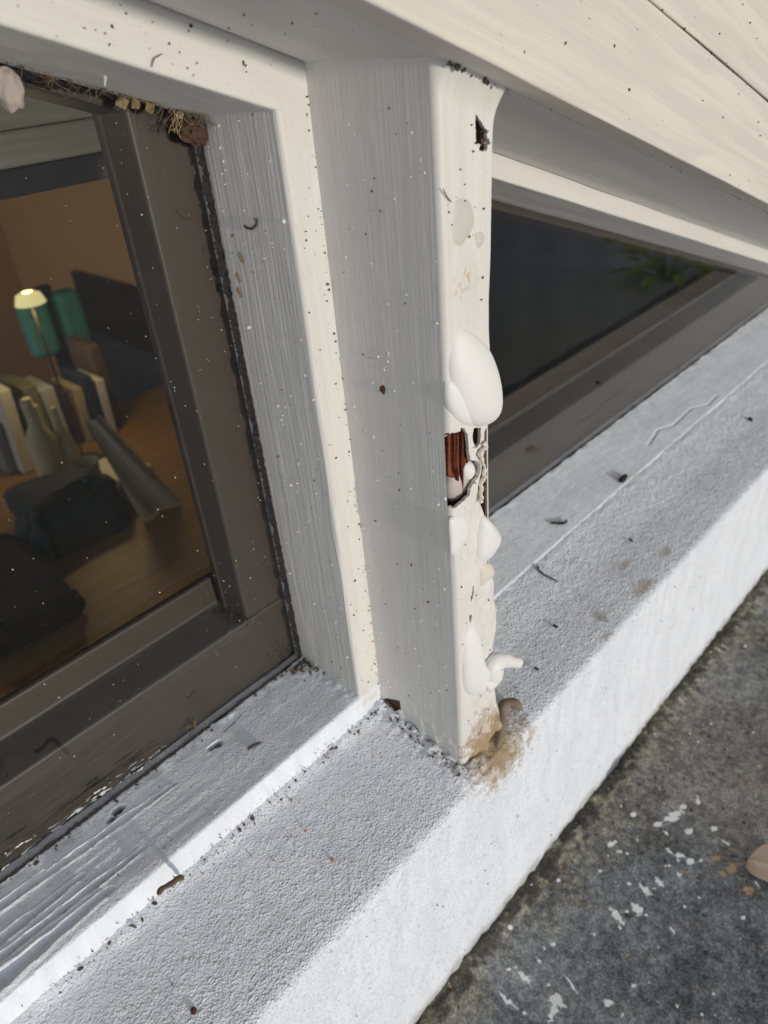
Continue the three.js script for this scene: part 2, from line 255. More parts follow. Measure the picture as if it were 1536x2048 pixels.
{
  const prof = roundedLine([[-0.125, -0.222], [-0.085, -0.231, 0.0], [0.0, -0.2465, 0.0], [0.0175, -0.2505, 0.0095], [0.0185, -0.52]], 10, 0.0016);
  const xs = spanSteps([[-1.5, -0.42, 0.02], [-0.42, 0.3, 0.0014], [0.3, 0.75, 0.003], [0.75, 1.5, 0.008]]);
  const bumps = (x, s, z, y) => {
    let h = fbm(x * 12, s * 12, 1, 2) * 0.0018 + fbm(x * 60, s * 60, 3, 2) * 0.00035;
    if (z < 0.012 && y > -0.26) {
      const left = x < 0.02 ? 1 : 0; const d = foot(x, z); if (d > 0) { const t = sst(0.024, 0.002, d) * (left ? 1 : 0.45); h += t * (0.0035 + 0.004 * fbm(x * 130, z * 130, 9, 3) + 0.003 * Math.max(0, n3(x * 210, z * 210, 4))); }
      if (x > 0.045) h += 0.0045 * sst(0.05, 0.0, z + 0.085);
      h += sst(0.012, 0, z + 0.085) * (0.002 + 0.0035 * Math.max(-0.3, fbm(x * 55, z * 60, 12, 3))) * (x < 0.02 ? 1 : 0.5);       // lumpy mortar against the riser
    }
    h += sst(0.004, 0.0, Math.abs(z - 0.012)) * 0.0007 * fbm(x * 120, s * 60, 2, 2);
    if (y < -0.43) h += sst(-0.43, -0.466, y) * 0.003 * fbm(x * 80, y * 80, 6, 3);
    return h;
  };
  const col = (p) => {
    let c = [1, 1, 1]; const st = stainAt(p);
    if (st > 0) { const g = 0.5 + 0.5 * n3(p.x * 150, p.z * 150, 3); c = [mix(1, mix(0.36, 0.62, g), st), mix(1, mix(0.25, 0.47, g), st), mix(1, mix(0.15, 0.28, g), st)]; }
    for (const [x, z, rx, rz] of spotStains) { const q = n3(p.x * 140, p.z * 140, 8) * 0.45 + n3(p.x * 350, p.z * 350, 8) * 0.3, t = sst(1.15, 0.5, Math.hypot((p.x - x) / rx, (p.z - z) / rz) + q) * 0.6; if (p.z < 0.013) { c[0] *= 1 - t * 0.5; c[1] *= 1 - t * 0.62; c[2] *= 1 - t * 0.72; } }
    if (p.y < -0.44) { const t = sst(-0.447, -0.464, p.y + n3(p.x * 60, p.y * 60, 1) * 0.008) * 0.7; c[0] *= 1 - t * 0.55; c[1] *= 1 - t * 0.55; c[2] *= 1 - t * 0.62; }   // splashed dirt line above the floor
    return c;
  };
  const t = thing('masonry_sill', 'white stippled masonry sill with a rounded nose running under both windows', 'sill');
  mesh('rendered_face', run(prof, xs, { disp: bumps, col }), M.masonry, t);
  mesh('wall_core', box(-1.5, 1.5, -1.6, -0.262, -0.13, 0.006, 0.001), std({ color: lin(0.4, 0.38, 0.35), roughness: 0.9 }), t);
}

// ---------------------------------------------------------------- timber sill (inner step) with rot grooves
const TS = -0.2065;
{
  const prof = roundedLine([[-0.24, -0.205], [-0.155, -0.2045], [-0.0855, -0.2085, 0.003], [-0.0848, -0.24]], 8, 0.0011);
  const xs = spanSteps([[-1.35, -0.42, 0.02], [-0.42, 0.02, 0.0012], [0.02, 0.4, 0.0025], [0.4, 0.8, 0.0016], [0.8, 1.45, 0.008]]);
  const groove = [[0, 1963, 215, 1775, 0.0042, 0.0045], [0, 1880, 165, 1752, 0.003, 0.0035], [0, 1815, 120, 1722, 0.0018, 0.002], [190, 1760, 290, 1700, 0.0018, 0.0022], [255, 1625, 360, 1572, 0.002, 0.0018], [30, 1740, 140, 1672, 0.0014, 0.0014]].map(([a, b, c, d, w, h]) => { const p = onY(a, b, TS), q = onY(c, d, TS); const zm = (p.z + q.z) / 2; p.z = mix(p.z, zm, 0.8); q.z = mix(q.z, zm, 0.8); return [p, q, w * 1.1, h * 1.5]; });
  const pits = [[238, 1622, 0.0028, 0.009], [225, 1640, 0.002, 0.008], [435, 1490, 0.0026, 0.008], [425, 1496, 0.002, 0.007]].map(([u, v, w, h]) => [onY(u, v, TS), w, h]);
  const crack = [[1300, 870], [1318, 845], [1350, 832], [1385, 800], [1420, 788], [1438, 770]].map(([u, v]) => onY(u, v, TS));
  const segD = (x, z, p, q) => { const dx = q.x - p.x, dz = q.z - p.z, t = Math.max(0, Math.min(1, ((x - p.x) * dx + (z - p.z) * dz) / (dx * dx + dz * dz))); return [Math.hypot(x - p.x - dx * t, z - p.z - dz * t), t]; };
  const disp = (x, s, z, y) => {
    let h = fbm(x * 9, z * 30, 3, 2) * 0.0012 + fbm(x * 40, z * 160, 5, 2) * 0.00025;
    if (x < -0.12) h += sst(-0.1, -0.26, x) * fbm(x * 12, z * 200, 8, 3) * 0.0009;
    if (z > -0.156 && y > -0.212) {
      for (const [p, q, w, d] of groove) { const k = x < p.x ? [Math.abs(z - p.z - (x - p.x) * (q.z - p.z) / (q.x - p.x)), 0] : segD(x, z, p, q); const ww = w * (1 - 0.5 * k[1]) * (1 + 0.5 * n3(x * 60, 3, 1)); h -= d * (1 - 0.6 * k[1]) * sst(ww, ww * 0.45, k[0] + 0.0006 * n3(x * 220, z * 220, 3)); h += 0.0012 * sst(ww * 0.6, 0, Math.abs(k[0] - ww * 1.3)) * (k[1] < 0.95 ? 1 : 0); }
      for (const [p, w, d] of pits) h -= d * sst(w, w * 0.6, Math.hypot((x - p.x) * 0.6, z - p.z) + 0.0006 * n3(x * 400, z * 400, 1));
      for (let i = 0; i < crack.length - 1; i++) { const k = segD(x, z, crack[i], crack[i + 1])[0]; h -= 0.0014 * sst(0.0016, 0.0005, k + 0.0006 * n3(x * 120, z * 120, 2)); }
      const dj = Math.max(0, -0.022 - x); if (x < 0) { const t = sst(0.02, 0, dj) ; h += t * (0.0012 + 0.0025 * Math.max(0, fbm(x * 140, z * 140, 3, 2) + 0.1)); }   // lumps in the corner against the jamb
      h += sst(0.008, 0, z + 0.153) * 0.0016 * fbm(x * 70, z * 50, 4, 2);
    } else if (y <= -0.212) h += 0.0016 * fbm(x * 70, y * 110, 7, 3) + 0.001 * Math.max(0, n3(x * 190, y * 190, 2));
    return h;
  };
  const col = (p) => { // colour goes nearly black down in the pits
    let t = 0; for (const [q, w] of pits) t = Math.max(t, sst(w * 1.05, w * 0.75, Math.hypot((p.x - q.x) * 0.6, p.z - q.z) + 0.0006 * n3(p.x * 400, p.z * 400, 1)));
    const gr = sst(0.1, 0.35, fbm(p.x * 40, p.z * 120, 21, 3)) * sst(-0.14, -0.154, p.z + 0.006 * n3(p.x * 50, 2, 2)) * 0.6;   // grime caught along the glass
    const k = 1 - 0.96 * t; return [k * (1 - gr * 0.7), k * (1 - gr * 0.72), k * (1 - gr * 0.76)];
  };
  const t = thing('timber_sill', 'weathered white timber sill under the glass, grooved with rot at one end', 'sill');
  mesh('sill_board', run(prof, xs, { disp, col, off: (q) => { q.y -= 0.016 * sst(0.02, 0.06, q.x) * Math.max(0, Math.min(1, (q.z + 0.155) / 0.07)); } }), M.timberSill, t);
  const core = box(-1.35, 1.4, -1.6, -0.213, -0.235, -0.132, 0.001); mesh('backing_board', core, M.brown, t);
  // flaking paint left hanging along the foot of the glass
  const r = rng(77);
  const flakes = [[330, 1490, 296, 1516], [318, 1500, 262, 1540], [300, 1520, 250, 1556], [285, 1515, 230, 1552], [258, 1545, 200, 1588], [240, 1560, 150, 1622], [220, 1562, 170, 1600], [190, 1595, 100, 1660], [160, 1612, 95, 1656], [120, 1650, 40, 1706], [70, 1668, 10, 1708], [40, 1712, -30, 1760], [470, 1420, 420, 1452]];
  for (const [a, b, c, d] of flakes) {
    const p = onZ(a, b, -0.1525), q = onZ(c, d, -0.1525), w = 0.0008 + 0.0016 * r();
    const g = sheet(24, 3, (i, j) => { const m = p.clone().lerp(q, i), ww = w * Math.sin(Math.PI * Math.min(1, i * 1.1 + 0.02)) * (0.7 + 0.6 * n3(i * 9, a, 1)); m.y += (j - 0.5) * ww * 2 + n3(i * 6, a, 2) * 0.0008; m.z += 0.0008 * Math.sin(i * 7 + a) + (j - 0.5) * 0.0016 + 0.0012; return m; }, (i, j) => [i, j]);
    mesh('paint_flake', g, std({ color: lin(0.78, 0.79, 0.79), roughness: 0.5, side: THREE.DoubleSide }), t);
  }
}

// ---------------------------------------------------------------- post between the windows (hollowed by rot)
function inPoly(x, y, P) { let c = false; for (let i = 0, j = P.length - 1; i < P.length; j = i++) if ((P[i][1] > y) !== (P[j][1] > y) && x < (P[j][0] - P[i][0]) * (y - P[i][1]) / (P[j][1] - P[i][1]) + P[i][0]) c = !c; return c; }
const pxPoly = (pts, z = 0) => pts.map(([u, v]) => { const p = onZ(u, v, z); return [p.x, p.y]; });
const holes = [
  pxPoly([[950, 227], [957, 236], [964, 247], [969, 255], [977, 262], [972, 270], [976, 278], [982, 287], [975, 290], [974, 300], [965, 303], [957, 301], [961, 290], [952, 287]]),
  pxPoly([[951.5, 466], [955, 467], [956, 480], [951, 481], [950.5, 474]]),
  pxPoly([[900, 868], [921, 862], [921, 855], [928, 857], [936, 868], [937, 885], [938, 905], [941, 921], [951, 921], [960, 925], [962, 938], [958, 955], [945, 972], [938, 990], [924, 1005], [909, 1019], [902, 1016], [899, 1000], [898, 930]]),
  pxPoly([[948, 856], [961, 855], [962, 872], [960, 888], [952, 898], [947, 886], [945, 872]]),
  pxPoly([[943, 1172], [945, 1172], [945, 1200], [942.5, 1203]]), pxPoly([[941, 1232], [945, 1230], [944.5, 1247], [941, 1244]]),
];
const rightEdge = pxPoly([[992, 150], [991, 182], [988, 300], [986, 420], [984, 520], [981, 600], [981, 660], [984, 720], [985, 800], [978, 850], [972, 862], [972, 880], [972, 905], [968, 920], [967, 940], [962, 965], [964, 1000], [972, 1030], [978, 1060], [980, 1090], [976, 1125], [985, 1130], [990, 1165], [992, 1200], [996, 1220], [994, 1240], [990, 1262], [987, 1285], [990, 1310], [994, 1340], [992, 1380], [997, 1410], [1002, 1450], [1006, 1500], [1010, 1560]]);
function edgeX(y) { for (let i = 0; i < rightEdge.length - 1; i++) { const a = rightEdge[i], b = rightEdge[i + 1]; if (y <= a[1] && y >= b[1]) return mix(a[0], b[0], (a[1] - y) / (a[1] - b[1])); } return y > 0 ? rightEdge[0][0] : rightEdge[rightEdge.length - 1][0]; }
{
  const t = thing('window_post', 'white timber post between the windows with rotted holes in its face', 'post');
  const YB = -0.262, YT = 0.236, R = 0.0042;
  // front shell: from the rounded arris across the face, cut by the holes
  const nu = 96, nv = 960, arc = R * Math.PI / 2;
  const front = (a, b) => {
    const y = YB + b * (YT - YB), W = edgeX(y), L = arc + (W - R), s = a * L; let x, z, nx = 0;
    if (s < arc) { const q = s / R; x = R - R * Math.cos(q); z = -R + R * Math.sin(q); nx = -Math.cos(q); } else { x = R + s - arc; z = 0; }
    const dr = W - x; if (dr < 0.0025) z -= 0.0016 * Math.pow(1 - dr / 0.0025, 2);
    const low = sst(0.06, -0.05, y), rag = low * sst(0.0, 0.016, x);
    let h = fbm(x * 60, y * 16, 2, 3) * 0.0008 + rag * (fbm(x * 60, y * 34, 7, 4) * 0.0042 + 0.0006 * n3(x * 240, y * 120, 1));
    // paint bridged out to the fascia at the top
    const u = y + SL * x, cove = sst(0.203, 0.232, u); h += cove * cove * 0.009 * sst(-0.002, 0.012, x);
    // mortar drawn up the foot
    const ft = sst(-0.205, -0.25, y); h += ft * (0.0025 + 0.006 * Math.max(-0.2, fbm(x * 80, y * 80, 14, 3))) * sst(0.006, 0.02, x);
    return V3(x + nx * h * 0.3, y, z + h * (s < arc ? s / arc : 1));
  };
  const keep = (x, y) => { if (x > edgeX(y) - 0.0022) return true; for (const P of holes) if (inPoly(x + 0.0005 * n3(x * 900, y * 900, 1), y + 0.0005 * n3(x * 900, y * 900, 5), P)) return false; return true; };
  const TH = 0.0022, pos = [], nor = [], uvs = [], cols = [], idx = [];
  const N = nu + 1, pts = [], nms = [];
  for (let j = 0; j <= nv; j++) for (let i = 0; i <= nu; i++) pts.push(front(i / nu, j / nv));
  for (let j = 0; j <= nv; j++) for (let i = 0; i <= nu; i++) { const a = pts[j * N + Math.max(0, i - 1)], b = pts[j * N + Math.min(nu, i + 1)], c = pts[Math.max(0, j - 1) * N + i], d = pts[Math.min(nv, j + 1) * N + i]; nms.push(b.clone().sub(a).cross(d.clone().sub(c)).normalize()); }
  const push = (p, n, k) => {
    pos.push(p.x, p.y, p.z); nor.push(n.x, n.y, n.z); uvs.push(p.x, p.y);
    const st = stainAt(p), g = 0.5 + 0.5 * n3(p.x * 150, p.y * 150, 3); let c = [mix(1, mix(0.36, 0.66, g), st), mix(1, mix(0.25, 0.5, g), st), mix(1, mix(0.15, 0.32, g), st)];
    const rs = sst(0.012, 0.002, Math.hypot((p.x - 0.0185) * 0.8, p.y - 0.1255) + 0.006 * fbm(p.x * 200, p.y * 150, 6, 3)) * sst(-0.05, 0.3, fbm(p.x * 330, p.y * 260, 3, 2)) * 0.8; c = [c[0] * (1 - 0.25 * rs), c[1] * (1 - 0.5 * rs), c[2] * (1 - 0.8 * rs)];   // rust bloom
    if (k) c = [c[0] * 0.9, c[1] * 0.86, c[2] * 0.8];
    cols.push(...c); return pos.length / 3 - 1;
  };
  const F = pts.map((p, i) => push(p, nms[i], 0)), B = pts.map((p, i) => push(p.clone().addScaledVector(nms[i], -TH), nms[i].clone().negate(), 1));
  const kept = new Uint8Array(nu * nv);
  for (let j = 0; j < nv; j++) for (let i = 0; i < nu; i++) { const c = pts[j * N + i].clone().add(pts[(j + 1) * N + i + 1]).multiplyScalar(0.5); kept[j * nu + i] = keep(c.x, c.y) ? 1 : 0; }
  const wall = (a, b) => { const n = nms[a].clone().cross(pts[b].clone().sub(pts[a])).normalize(); const p0 = push(pts[a], n, 0), p1 = push(pts[b], n, 0), p2 = push(pts[b].clone().addScaledVector(nms[b], -TH), n, 1), p3 = push(pts[a].clone().addScaledVector(nms[a], -TH), n, 1); idx.push(p0, p1, p2, p0, p2, p3); };
  for (let j = 0; j < nv; j++) for (let i = 0; i < nu; i++) if (kept[j * nu + i]) {
    const a = j * N + i, b = a + 1, c = a + N, d = c + 1; idx.push(F[a], F[b], F[d], F[a], F[d], F[c], B[a], B[d], B[b], B[a], B[c], B[d]);
    if (i === nu - 1 || !kept[j * nu + i + 1]) wall(b, d); if (i > 0 && !kept[j * nu + i - 1]) wall(c, a); if (j === nv - 1 || !kept[(j + 1) * nu + i]) wall(d, c); if (j === 0 || !kept[(j - 1) * nu + i]) wall(a, b);
  }
  const g = new THREE.BufferGeometry(); g.setAttribute('position', new THREE.Float32BufferAttribute(pos, 3)); g.setAttribute('normal', new THREE.Float32BufferAttribute(nor, 3)); g.setAttribute('uv', new THREE.Float32BufferAttribute(uvs, 2)); g.setAttribute('color', new THREE.Float32BufferAttribute(cols, 3)); g.setIndex(idx);
  tag(mesh('front_face', g, M.postFront, t), 'cracked cream painted front face with jagged holes');
  // flank towards the first window, with the gap at its foot
  const gap = [[758, 1400], [772, 1396], [800, 1401], [803, 1418], [790, 1421], [776, 1412], [764, 1412]].map(([u, v]) => { const p = onX(u, v, 0); return [p.z, p.y]; });
  const fl = sheet(120, 420, (a, b) => { const z = -0.0905 + a * (0.0905 - R), y = YB + b * (YT - YB); const ft = sst(-0.2, -0.25, y); return V3(-fbm(z * 22, y * 7, 3, 2) * 0.0006 - ft * Math.max(0, fbm(z * 90, y * 90, 5, 3) + 0.1) * 0.006 * sst(-R, -R - 0.01, z), y, z); }, (a, b, p) => [p.z, p.y]);
  { const I = fl.index.array, p = fl.attributes.position, o = []; for (let i = 0; i < I.length; i += 3) { const z = (p.getZ(I[i]) + p.getZ(I[i + 1]) + p.getZ(I[i + 2])) / 3, y = (p.getY(I[i]) + p.getY(I[i + 1]) + p.getY(I[i + 2])) / 3; if (!inPoly(z, y, gap)) o.push(I[i], I[i + 1], I[i + 2]); } fl.setIndex(o); fl.computeVertexNormals(); }
  mesh('side_face', fl, M.postSide, t);
  mesh('far_side_face', box(0.0394, 0.0406, YB, YT - 0.016, -0.0905, -0.0035, 0.0004), M.postSide, t);
  mesh('rotten_core', mergeGeometries([box(0.003, 0.0372, YB + 0.001, YT - 0.02, -0.088, -0.05, 0.0005), box(0.0372, 0.0393, YB + 0.001, YT - 0.02, -0.05, -0.0036, 0.0005), box(0.0012, 0.003, YB + 0.012, YT - 0.02, -0.05, -0.0065, 0.0005)]), M.rot, t);
  // bare red-brown timber left in the big hole, split along the grain
  const wood = std({ map: tex(128, 256, (() => { const a = pnoise(26, 3, 81), b = pnoise(60, 9, 82); return (u, v) => { const q = a(u * 26, v * 3) * 0.6 + b(u * 60, v * 9) * 0.4; return [0.30 + q * 0.36, 0.15 + q * 0.2, 0.09 + q * 0.12]; }; })(), 0.03, 0.06, true), roughness: 0.8 });
  const Wd = (list) => list.map(([u, v]) => { const p = onZ(u, v, -0.008); return [p.x, p.y]; });
  const splint = (pts, z, d) => { const s = new THREE.Shape(Wd(pts).map((q) => new THREE.Vector2(q[0], q[1]))); const gg = new THREE.ExtrudeGeometry(s, { depth: d, bevelEnabled: true, bevelSize: 0.0003, bevelThickness: 0.0005, bevelSegments: 1 }); gg.translate(0, 0, z); return gg; };
  mesh('bare_timber', splint([[896, 850], [940, 850], [946, 925], [930, 950], [905, 955], [896, 950]], -0.012, 0.004), wood, t);
  { const r = rng(303), tones = [wood, std({ map: wood.map, color: lin(0.62, 0.5, 0.42), roughness: 0.9 }), std({ map: wood.map, color: lin(0.6, 0.5, 0.44), roughness: 0.95 })];
    for (let k = 0; k < 22; k++) { // torn fibres, each its own sliver
      const u0 = 898 + r() * 44, w = 1.2 + r() * 3.2, top = 846 + r() * 26, bot = 905 + r() * 60 + (k > 14 ? 30 : 0), lean = (r() - 0.5) * 7, tip = (r() - 0.5) * w;
      mesh('splinter', splint([[u0, top], [u0 + w, top + r() * 5], [u0 + w + lean * 0.6, mix(top, bot, 0.7)], [u0 + w * 0.5 + lean + tip, bot], [u0 + lean * 0.6, mix(top, bot, 0.75)]], -0.0105 + r() * 0.005, 0.0008 + r() * 0.0014), tones[k > 14 ? 2 : Math.floor(r() * 2)], t);
    } }
  // inner mullion: the lit strip and the grooved jamb
  const m1 = sheet(8, 200, (a, b) => V3(-0.0222 + 0.0026 + a * (0.0235 - 0.0026), YB + b * (YT - YB), -0.085 + fbm(a * 2, b * 30, 4, 2) * 0.0006), (a, b, p) => [p.x, p.y]);
  mesh('stop_face', m1, M.postSide, t);
  const m2 = sheet(70, 300, (a, b) => { const y = YB + b * (YT - YB), L = 0.105; let x, z; const s = a * (L + 0.0035); if (s < L) { x = -0.0222; z = -0.0876 - L + s; } else { const q = (s - L) / 0.0035 * Math.PI / 2; x = -0.0222 + 0.0026 - 0.0026 * Math.cos(q); z = -0.0876 + 0.0026 * Math.sin(q); } return V3(x - fbm(z * 60, y * 9, 6, 2) * 0.0004, y, z); }, (a, b, p) => [p.z, p.y]);
  mesh('grooved_jamb', m2, M.jamb, t);
  mesh('mullion_core', box(-0.019, 0.0625, YB, YT - 0.015, -0.19, -0.088, 0.001), M.postSide, t);
  // torn paint strand beside the big hole
  const strand = new THREE.CatmullRomCurve3([[966, 885], [972, 893], [960, 905], [963, 918], [968, 935], [969, 950], [962, 968], [964, 985], [962, 1005]].map(([u, v], i) => onZ(u, v, 0.001 + 0.0012 * Math.sin(i))));
  const sg = new THREE.TubeGeometry(strand, 60, 0.0013, 7); { const p = sg.attributes.position; for (let i = 0; i < p.count; i++) { const q = V3(p.getX(i), p.getY(i), p.getZ(i)), k = 0.0012 * n3(q.x * 300, q.y * 300, q.z * 300); p.setXYZ(i, q.x + k, q.y + k * 0.5, q.z + k); } sg.computeVertexNormals(); }
  mesh('torn_paint', sg, M.fillerCream, t);
}

// ---------------------------------------------------------------- raked head: inner head, soffit, fascia boards
const hx = (a, b) => spanSteps([[a, Math.max(a, -0.4), 0.03], [Math.max(a, -0.4), Math.min(b, 0.7), 0.004], [Math.min(b, 0.7), b, 0.012]].filter(([p, q]) => q - p > 1e-6));
{
  const wav = (k) => (x, s) => fbm(x * 10, s * 30, k, 3) * 0.0009;
  const hd = thing('head_rail', 'white timber head rail raked above both windows', 'head rail');
  mesh('head_board', run(roundedLine([[-0.26, 0.1985], [-0.155, 0.1985], [-0.085, 0.2018, 0.002], [-0.085, 0.262]].reverse(), 6, 0.003), hx(-1.4, 1.45), { slope: SL, disp: wav(3) }), M.head, hd);
  mesh('backing_board', rake(box(-1.4, 1.45, 0.205, 0.42, -0.255, -0.0875, 0)), M.head, hd);
  const so = thing('soffit_board', 'shaded white soffit board over the first window joining the post top', 'soffit');
  mesh('board', run(roundedLine([[-0.083, 0.2283], [0.003, 0.2272, 0.001], [0.0035, 0.25]].reverse(), 4, 0.003), hx(-1.4, 0.0405), { slope: SL, disp: wav(5) }), M.head, so);
  const so2 = thing('soffit_board', 'shaded white soffit board over the dark triangular window beyond the post', 'soffit');
  mesh('board', run(roundedLine([[-0.083, 0.2175], [0.003, 0.2268, 0.001], [0.0035, 0.25]].reverse(), 4, 0.003), hx(0.0405, 1.45), { slope: SL, disp: wav(6) }), M.head, so2);
  const fb = thing('fascia_board', 'cream brushed fascia board running down above the windows, under a joint', 'fascia');
  mesh('board', run(roundedLine([[0.0052, 0.26], [0.0052, 0.2262, 0.001], [0.0272, 0.2246, 0.0016], [0.0272, 0.2872, 0.0012], [0.012, 0.2874]].reverse(), 5, 0.003), hx(-1.4, 1.45), { slope: SL, disp: wav(8) }), M.fascia, fb);
  const fu = thing('fascia_board', 'cream upper fascia board speckled with dirt above the cracked joint', 'fascia');
  mesh('board', run(roundedLine([[0.012, 0.2885], [0.0275, 0.2884, 0.0012], [0.0275, 0.62, 0.002], [-0.1, 0.62]].reverse(), 4, 0.004), hx(-1.4, 1.45), { slope: SL, disp: wav(9) }), M.fascia, fu);
  const ev = rake(box(-1.6, 1.6, 0.625, 0.7, -0.3, 0.7, 0.004)); tag(mesh('added_eaves', ev, M.fascia), 'white painted overhang added above the fascia boards to shade the sill', 'added_eaves');  // overhang added above the view to keep sky light off the sill
  // roof slab closing the space behind the boards
  const rf = rake(box(-1.5, 1.5, 0.43, 0.6, -4.0, 0.011, 0)); tag(mesh('roof', rf, std({ color: lin(0.2, 0.19, 0.18), roughness: 0.9 })), 'low raked roof above the windows behind the fascia boards', 'roof');
}

// ---------------------------------------------------------------- the two windows: sash behind the pane
function railZ(pts, xs, slope, mat, name, parent) { return mesh(name, run(roundedLine(pts, 4, 0.01), xs, { slope }), mat, parent); }
{
  const w1 = thing('window', 'clear dusty window pane in a dark brown inner frame with a lit room behind', 'window');
  mesh('glass', (() => { const s = new THREE.Shape([[-1.3, -0.2075], [-0.0215, -0.2075], [-0.0215, 0.2058], [-1.3, 0.647]].map((p) => new THREE.Vector2(...p))); const g = new THREE.ShapeGeometry(s); g.translate(0, 0, -0.155); return g; })(), M.glass, w1);
  railZ([[-0.163, -0.23], [-0.163, -0.141, 0.003], [-0.196, -0.1375, 0.004], [-0.198, -0.1125, 0.003], [-0.203, -0.112], [-0.203, -0.23]].reverse(), [-1.3, -0.62, -0.02], 0, M.brown, 'bottom_rail', w1);
  // right stile: same moulding turned upright
  const st = roundedLine([[-0.163, 0.0], [-0.163, 0.041, 0.003], [-0.186, 0.0425, 0.003], [-0.187, 0.044, 0.001], [-0.192, 0.0445], [-0.192, 0.0]], 4, 0.01);
  mesh('stile', sheet(st.length - 1, 20, (a, b) => { const p = st[Math.round(a * (st.length - 1))]; return V3(-0.0195 - p.y, -0.1395 + b * 0.36, p.x); }, (a, b, p) => [p.z, p.y]), M.brown, w1);
  mesh('top_rail', run(roundedLine([[-0.163, 0.25], [-0.163, 0.1925, 0.002], [-0.192, 0.1905, 0.003], [-0.192, 0.25]], 4, 0.01), [-1.3, -0.6, -0.02], { slope: SL }), M.brown, w1);
  const w2 = thing('window', 'dark triangular window pane beyond the post reflecting the terrace', 'window');
  mesh('glass', (() => { const s = new THREE.Shape([[0.0635, -0.2075], [1.18, -0.2075], [0.0635, 0.1766]].map((p) => new THREE.Vector2(...p))); const g = new THREE.ShapeGeometry(s); g.translate(0, 0, -0.155); return g; })(), M.glass, w2);
  railZ([[-0.163, -0.23], [-0.163, -0.147, 0.003], [-0.196, -0.1435, 0.004], [-0.198, -0.114, 0.003], [-0.203, -0.113], [-0.203, -0.23]].reverse(), [0.0625, 0.6, 1.2], 0, M.brown, 'bottom_rail', w2);
  mesh('top_rail', run(roundedLine([[-0.163, 0.25], [-0.163, 0.1915, 0.002], [-0.192, 0.1895, 0.003], [-0.192, 0.25]], 4, 0.01), [0.0625, 0.6, 1.2], { slope: SL }), M.brown, w2);
}
// black perished sealant round the panes
function ribbon(path, n, w, hgt, seed, out) { // irregular bead along path; out = direction across
  const r = rng(seed); return sheet(10, n, (a, b) => { const p = path(b), q = (a - 0.5) * 2, sd = q < 0 ? 11 : 31, k = Math.max(0.15, 0.85 + 0.9 * n3(b * n * 0.041, seed, sd) + 0.6 * n3(b * n * 0.17, seed, sd + 3) + 0.45 * n3(b * n * 0.61, seed, sd + 6)) * w; const m = p.clone().addScaledVector(out, q * k); m.z += hgt * (1 - q * q) * (0.5 + 0.9 * n3(b * n * 0.13, a * 2.3, seed)); return m; }, (a, b) => [a, b]);
}
{
  const t = thing('black_sealant', 'black perished sealant around the clear window pane in ragged lumps', 'sealant');
  mesh('jamb_bead', ribbon((b) => V3(-0.0240, -0.205 + b * 0.40, -0.1545), 900, 0.0036, 0.002, 3, V3(1, 0, 0)), M.gasket, t);
  mesh('sill_bead', ribbon((b) => V3(-0.4 + b * 0.377, -0.2035, -0.1545), 900, 0.0022, 0.0015, 5, V3(0, 1, 0)), M.gasket, t);
  mesh('head_bead', ribbon((b) => V3(-0.4 + b * 0.38, 0.198 + SL * 0.4 - b * 0.38 * SL, -0.1545), 420, 0.0032, 0.003, 7, V3(0, 1, 0)), M.gasket, t);
  const t2 = thing('black_sealant', 'thin dark sealant along the foot of the triangular window', 'sealant');
  mesh('sill_bead', ribbon((b) => V3(0.064 + b * 1.1, -0.2045, -0.1545), 500, 0.0018, 0.002, 9, V3(0, 1, 0)), M.gasket, t2);
}

// ---------------------------------------------------------------- filler blobs on the post face
function dome(outline, z0, H, sink = 0.3, tilt = 0) { // a cushion sunk a little into the face so that its rim leaves at a slope
  const P = outline.map(([u, v]) => onZ(u, v, z0 < -0.002 ? z0 + 0.002 : 0.001)), nv = 72, rings = 30, bb = new THREE.Box3().setFromPoints(P), c = bb.getCenter(V3(0, 0, 0));
  for (const p of P) { p.x = c.x + (p.x - c.x) * (1 + sink * 0.12); p.y = c.y + (p.y - c.y) * (1 + sink * 0.08); if (z0 < -0.002) p.x = Math.max(p.x, 0.0035); }
  const B = new THREE.CatmullRomCurve3(P, true).getSpacedPoints(nv), up = H * (1 + sink);
  const f = (a, b) => { const bp = B[Math.round(b * nv) % nv], th = a * Math.PI * 0.5, rho = Math.sin(th), m = c.clone().lerp(bp, rho); m.z = z0 - H * sink + up * Math.pow(Math.cos(th), 0.85) * (1 + tilt * (m.y - c.y) * 20) + 0.0005 * n3(m.x * 60, m.y * 60, 3) * Math.cos(th); return m; };
  let g = sheet(rings, nv, f, (a, b) => [a, b]); g.deleteAttribute('normal'); g.deleteAttribute('uv'); g = mergeVertices(g, 1e-6);
  const p = g.attributes.position, acc = Array.from({ length: p.count }, () => [0, 0, 0]), I = g.index.array;   // two rounds of smoothing take the star out of the middle
  for (let k = 0; k < 3; k++) { const sum = new Float32Array(p.count * 3), cnt = new Float32Array(p.count); for (let i = 0; i < I.length; i += 3) for (let e = 0; e < 3; e++) { const a = I[i + e], b = I[i + (e + 1) % 3]; for (const [u, v] of [[a, b], [b, a]]) { sum[u * 3] += p.getX(v); sum[u * 3 + 1] += p.getY(v); sum[u * 3 + 2] += p.getZ(v); cnt[u]++; } } for (let i = 0; i < p.count; i++) if (p.getZ(i) > z0 - H * sink * 0.9) p.setXYZ(i, mix(p.getX(i), sum[i * 3] / cnt[i], 0.5), mix(p.getY(i), sum[i * 3 + 1] / cnt[i], 0.5), mix(p.getZ(i), sum[i * 3 + 2] / cnt[i], 0.5)); }
  g.computeVertexNormals(); return g;
}
function blob(name, label, geo, mat, cat = 'filler blob') { return tag(mesh(name, geo, mat), label, cat, 'filler dabbed on the post'); }
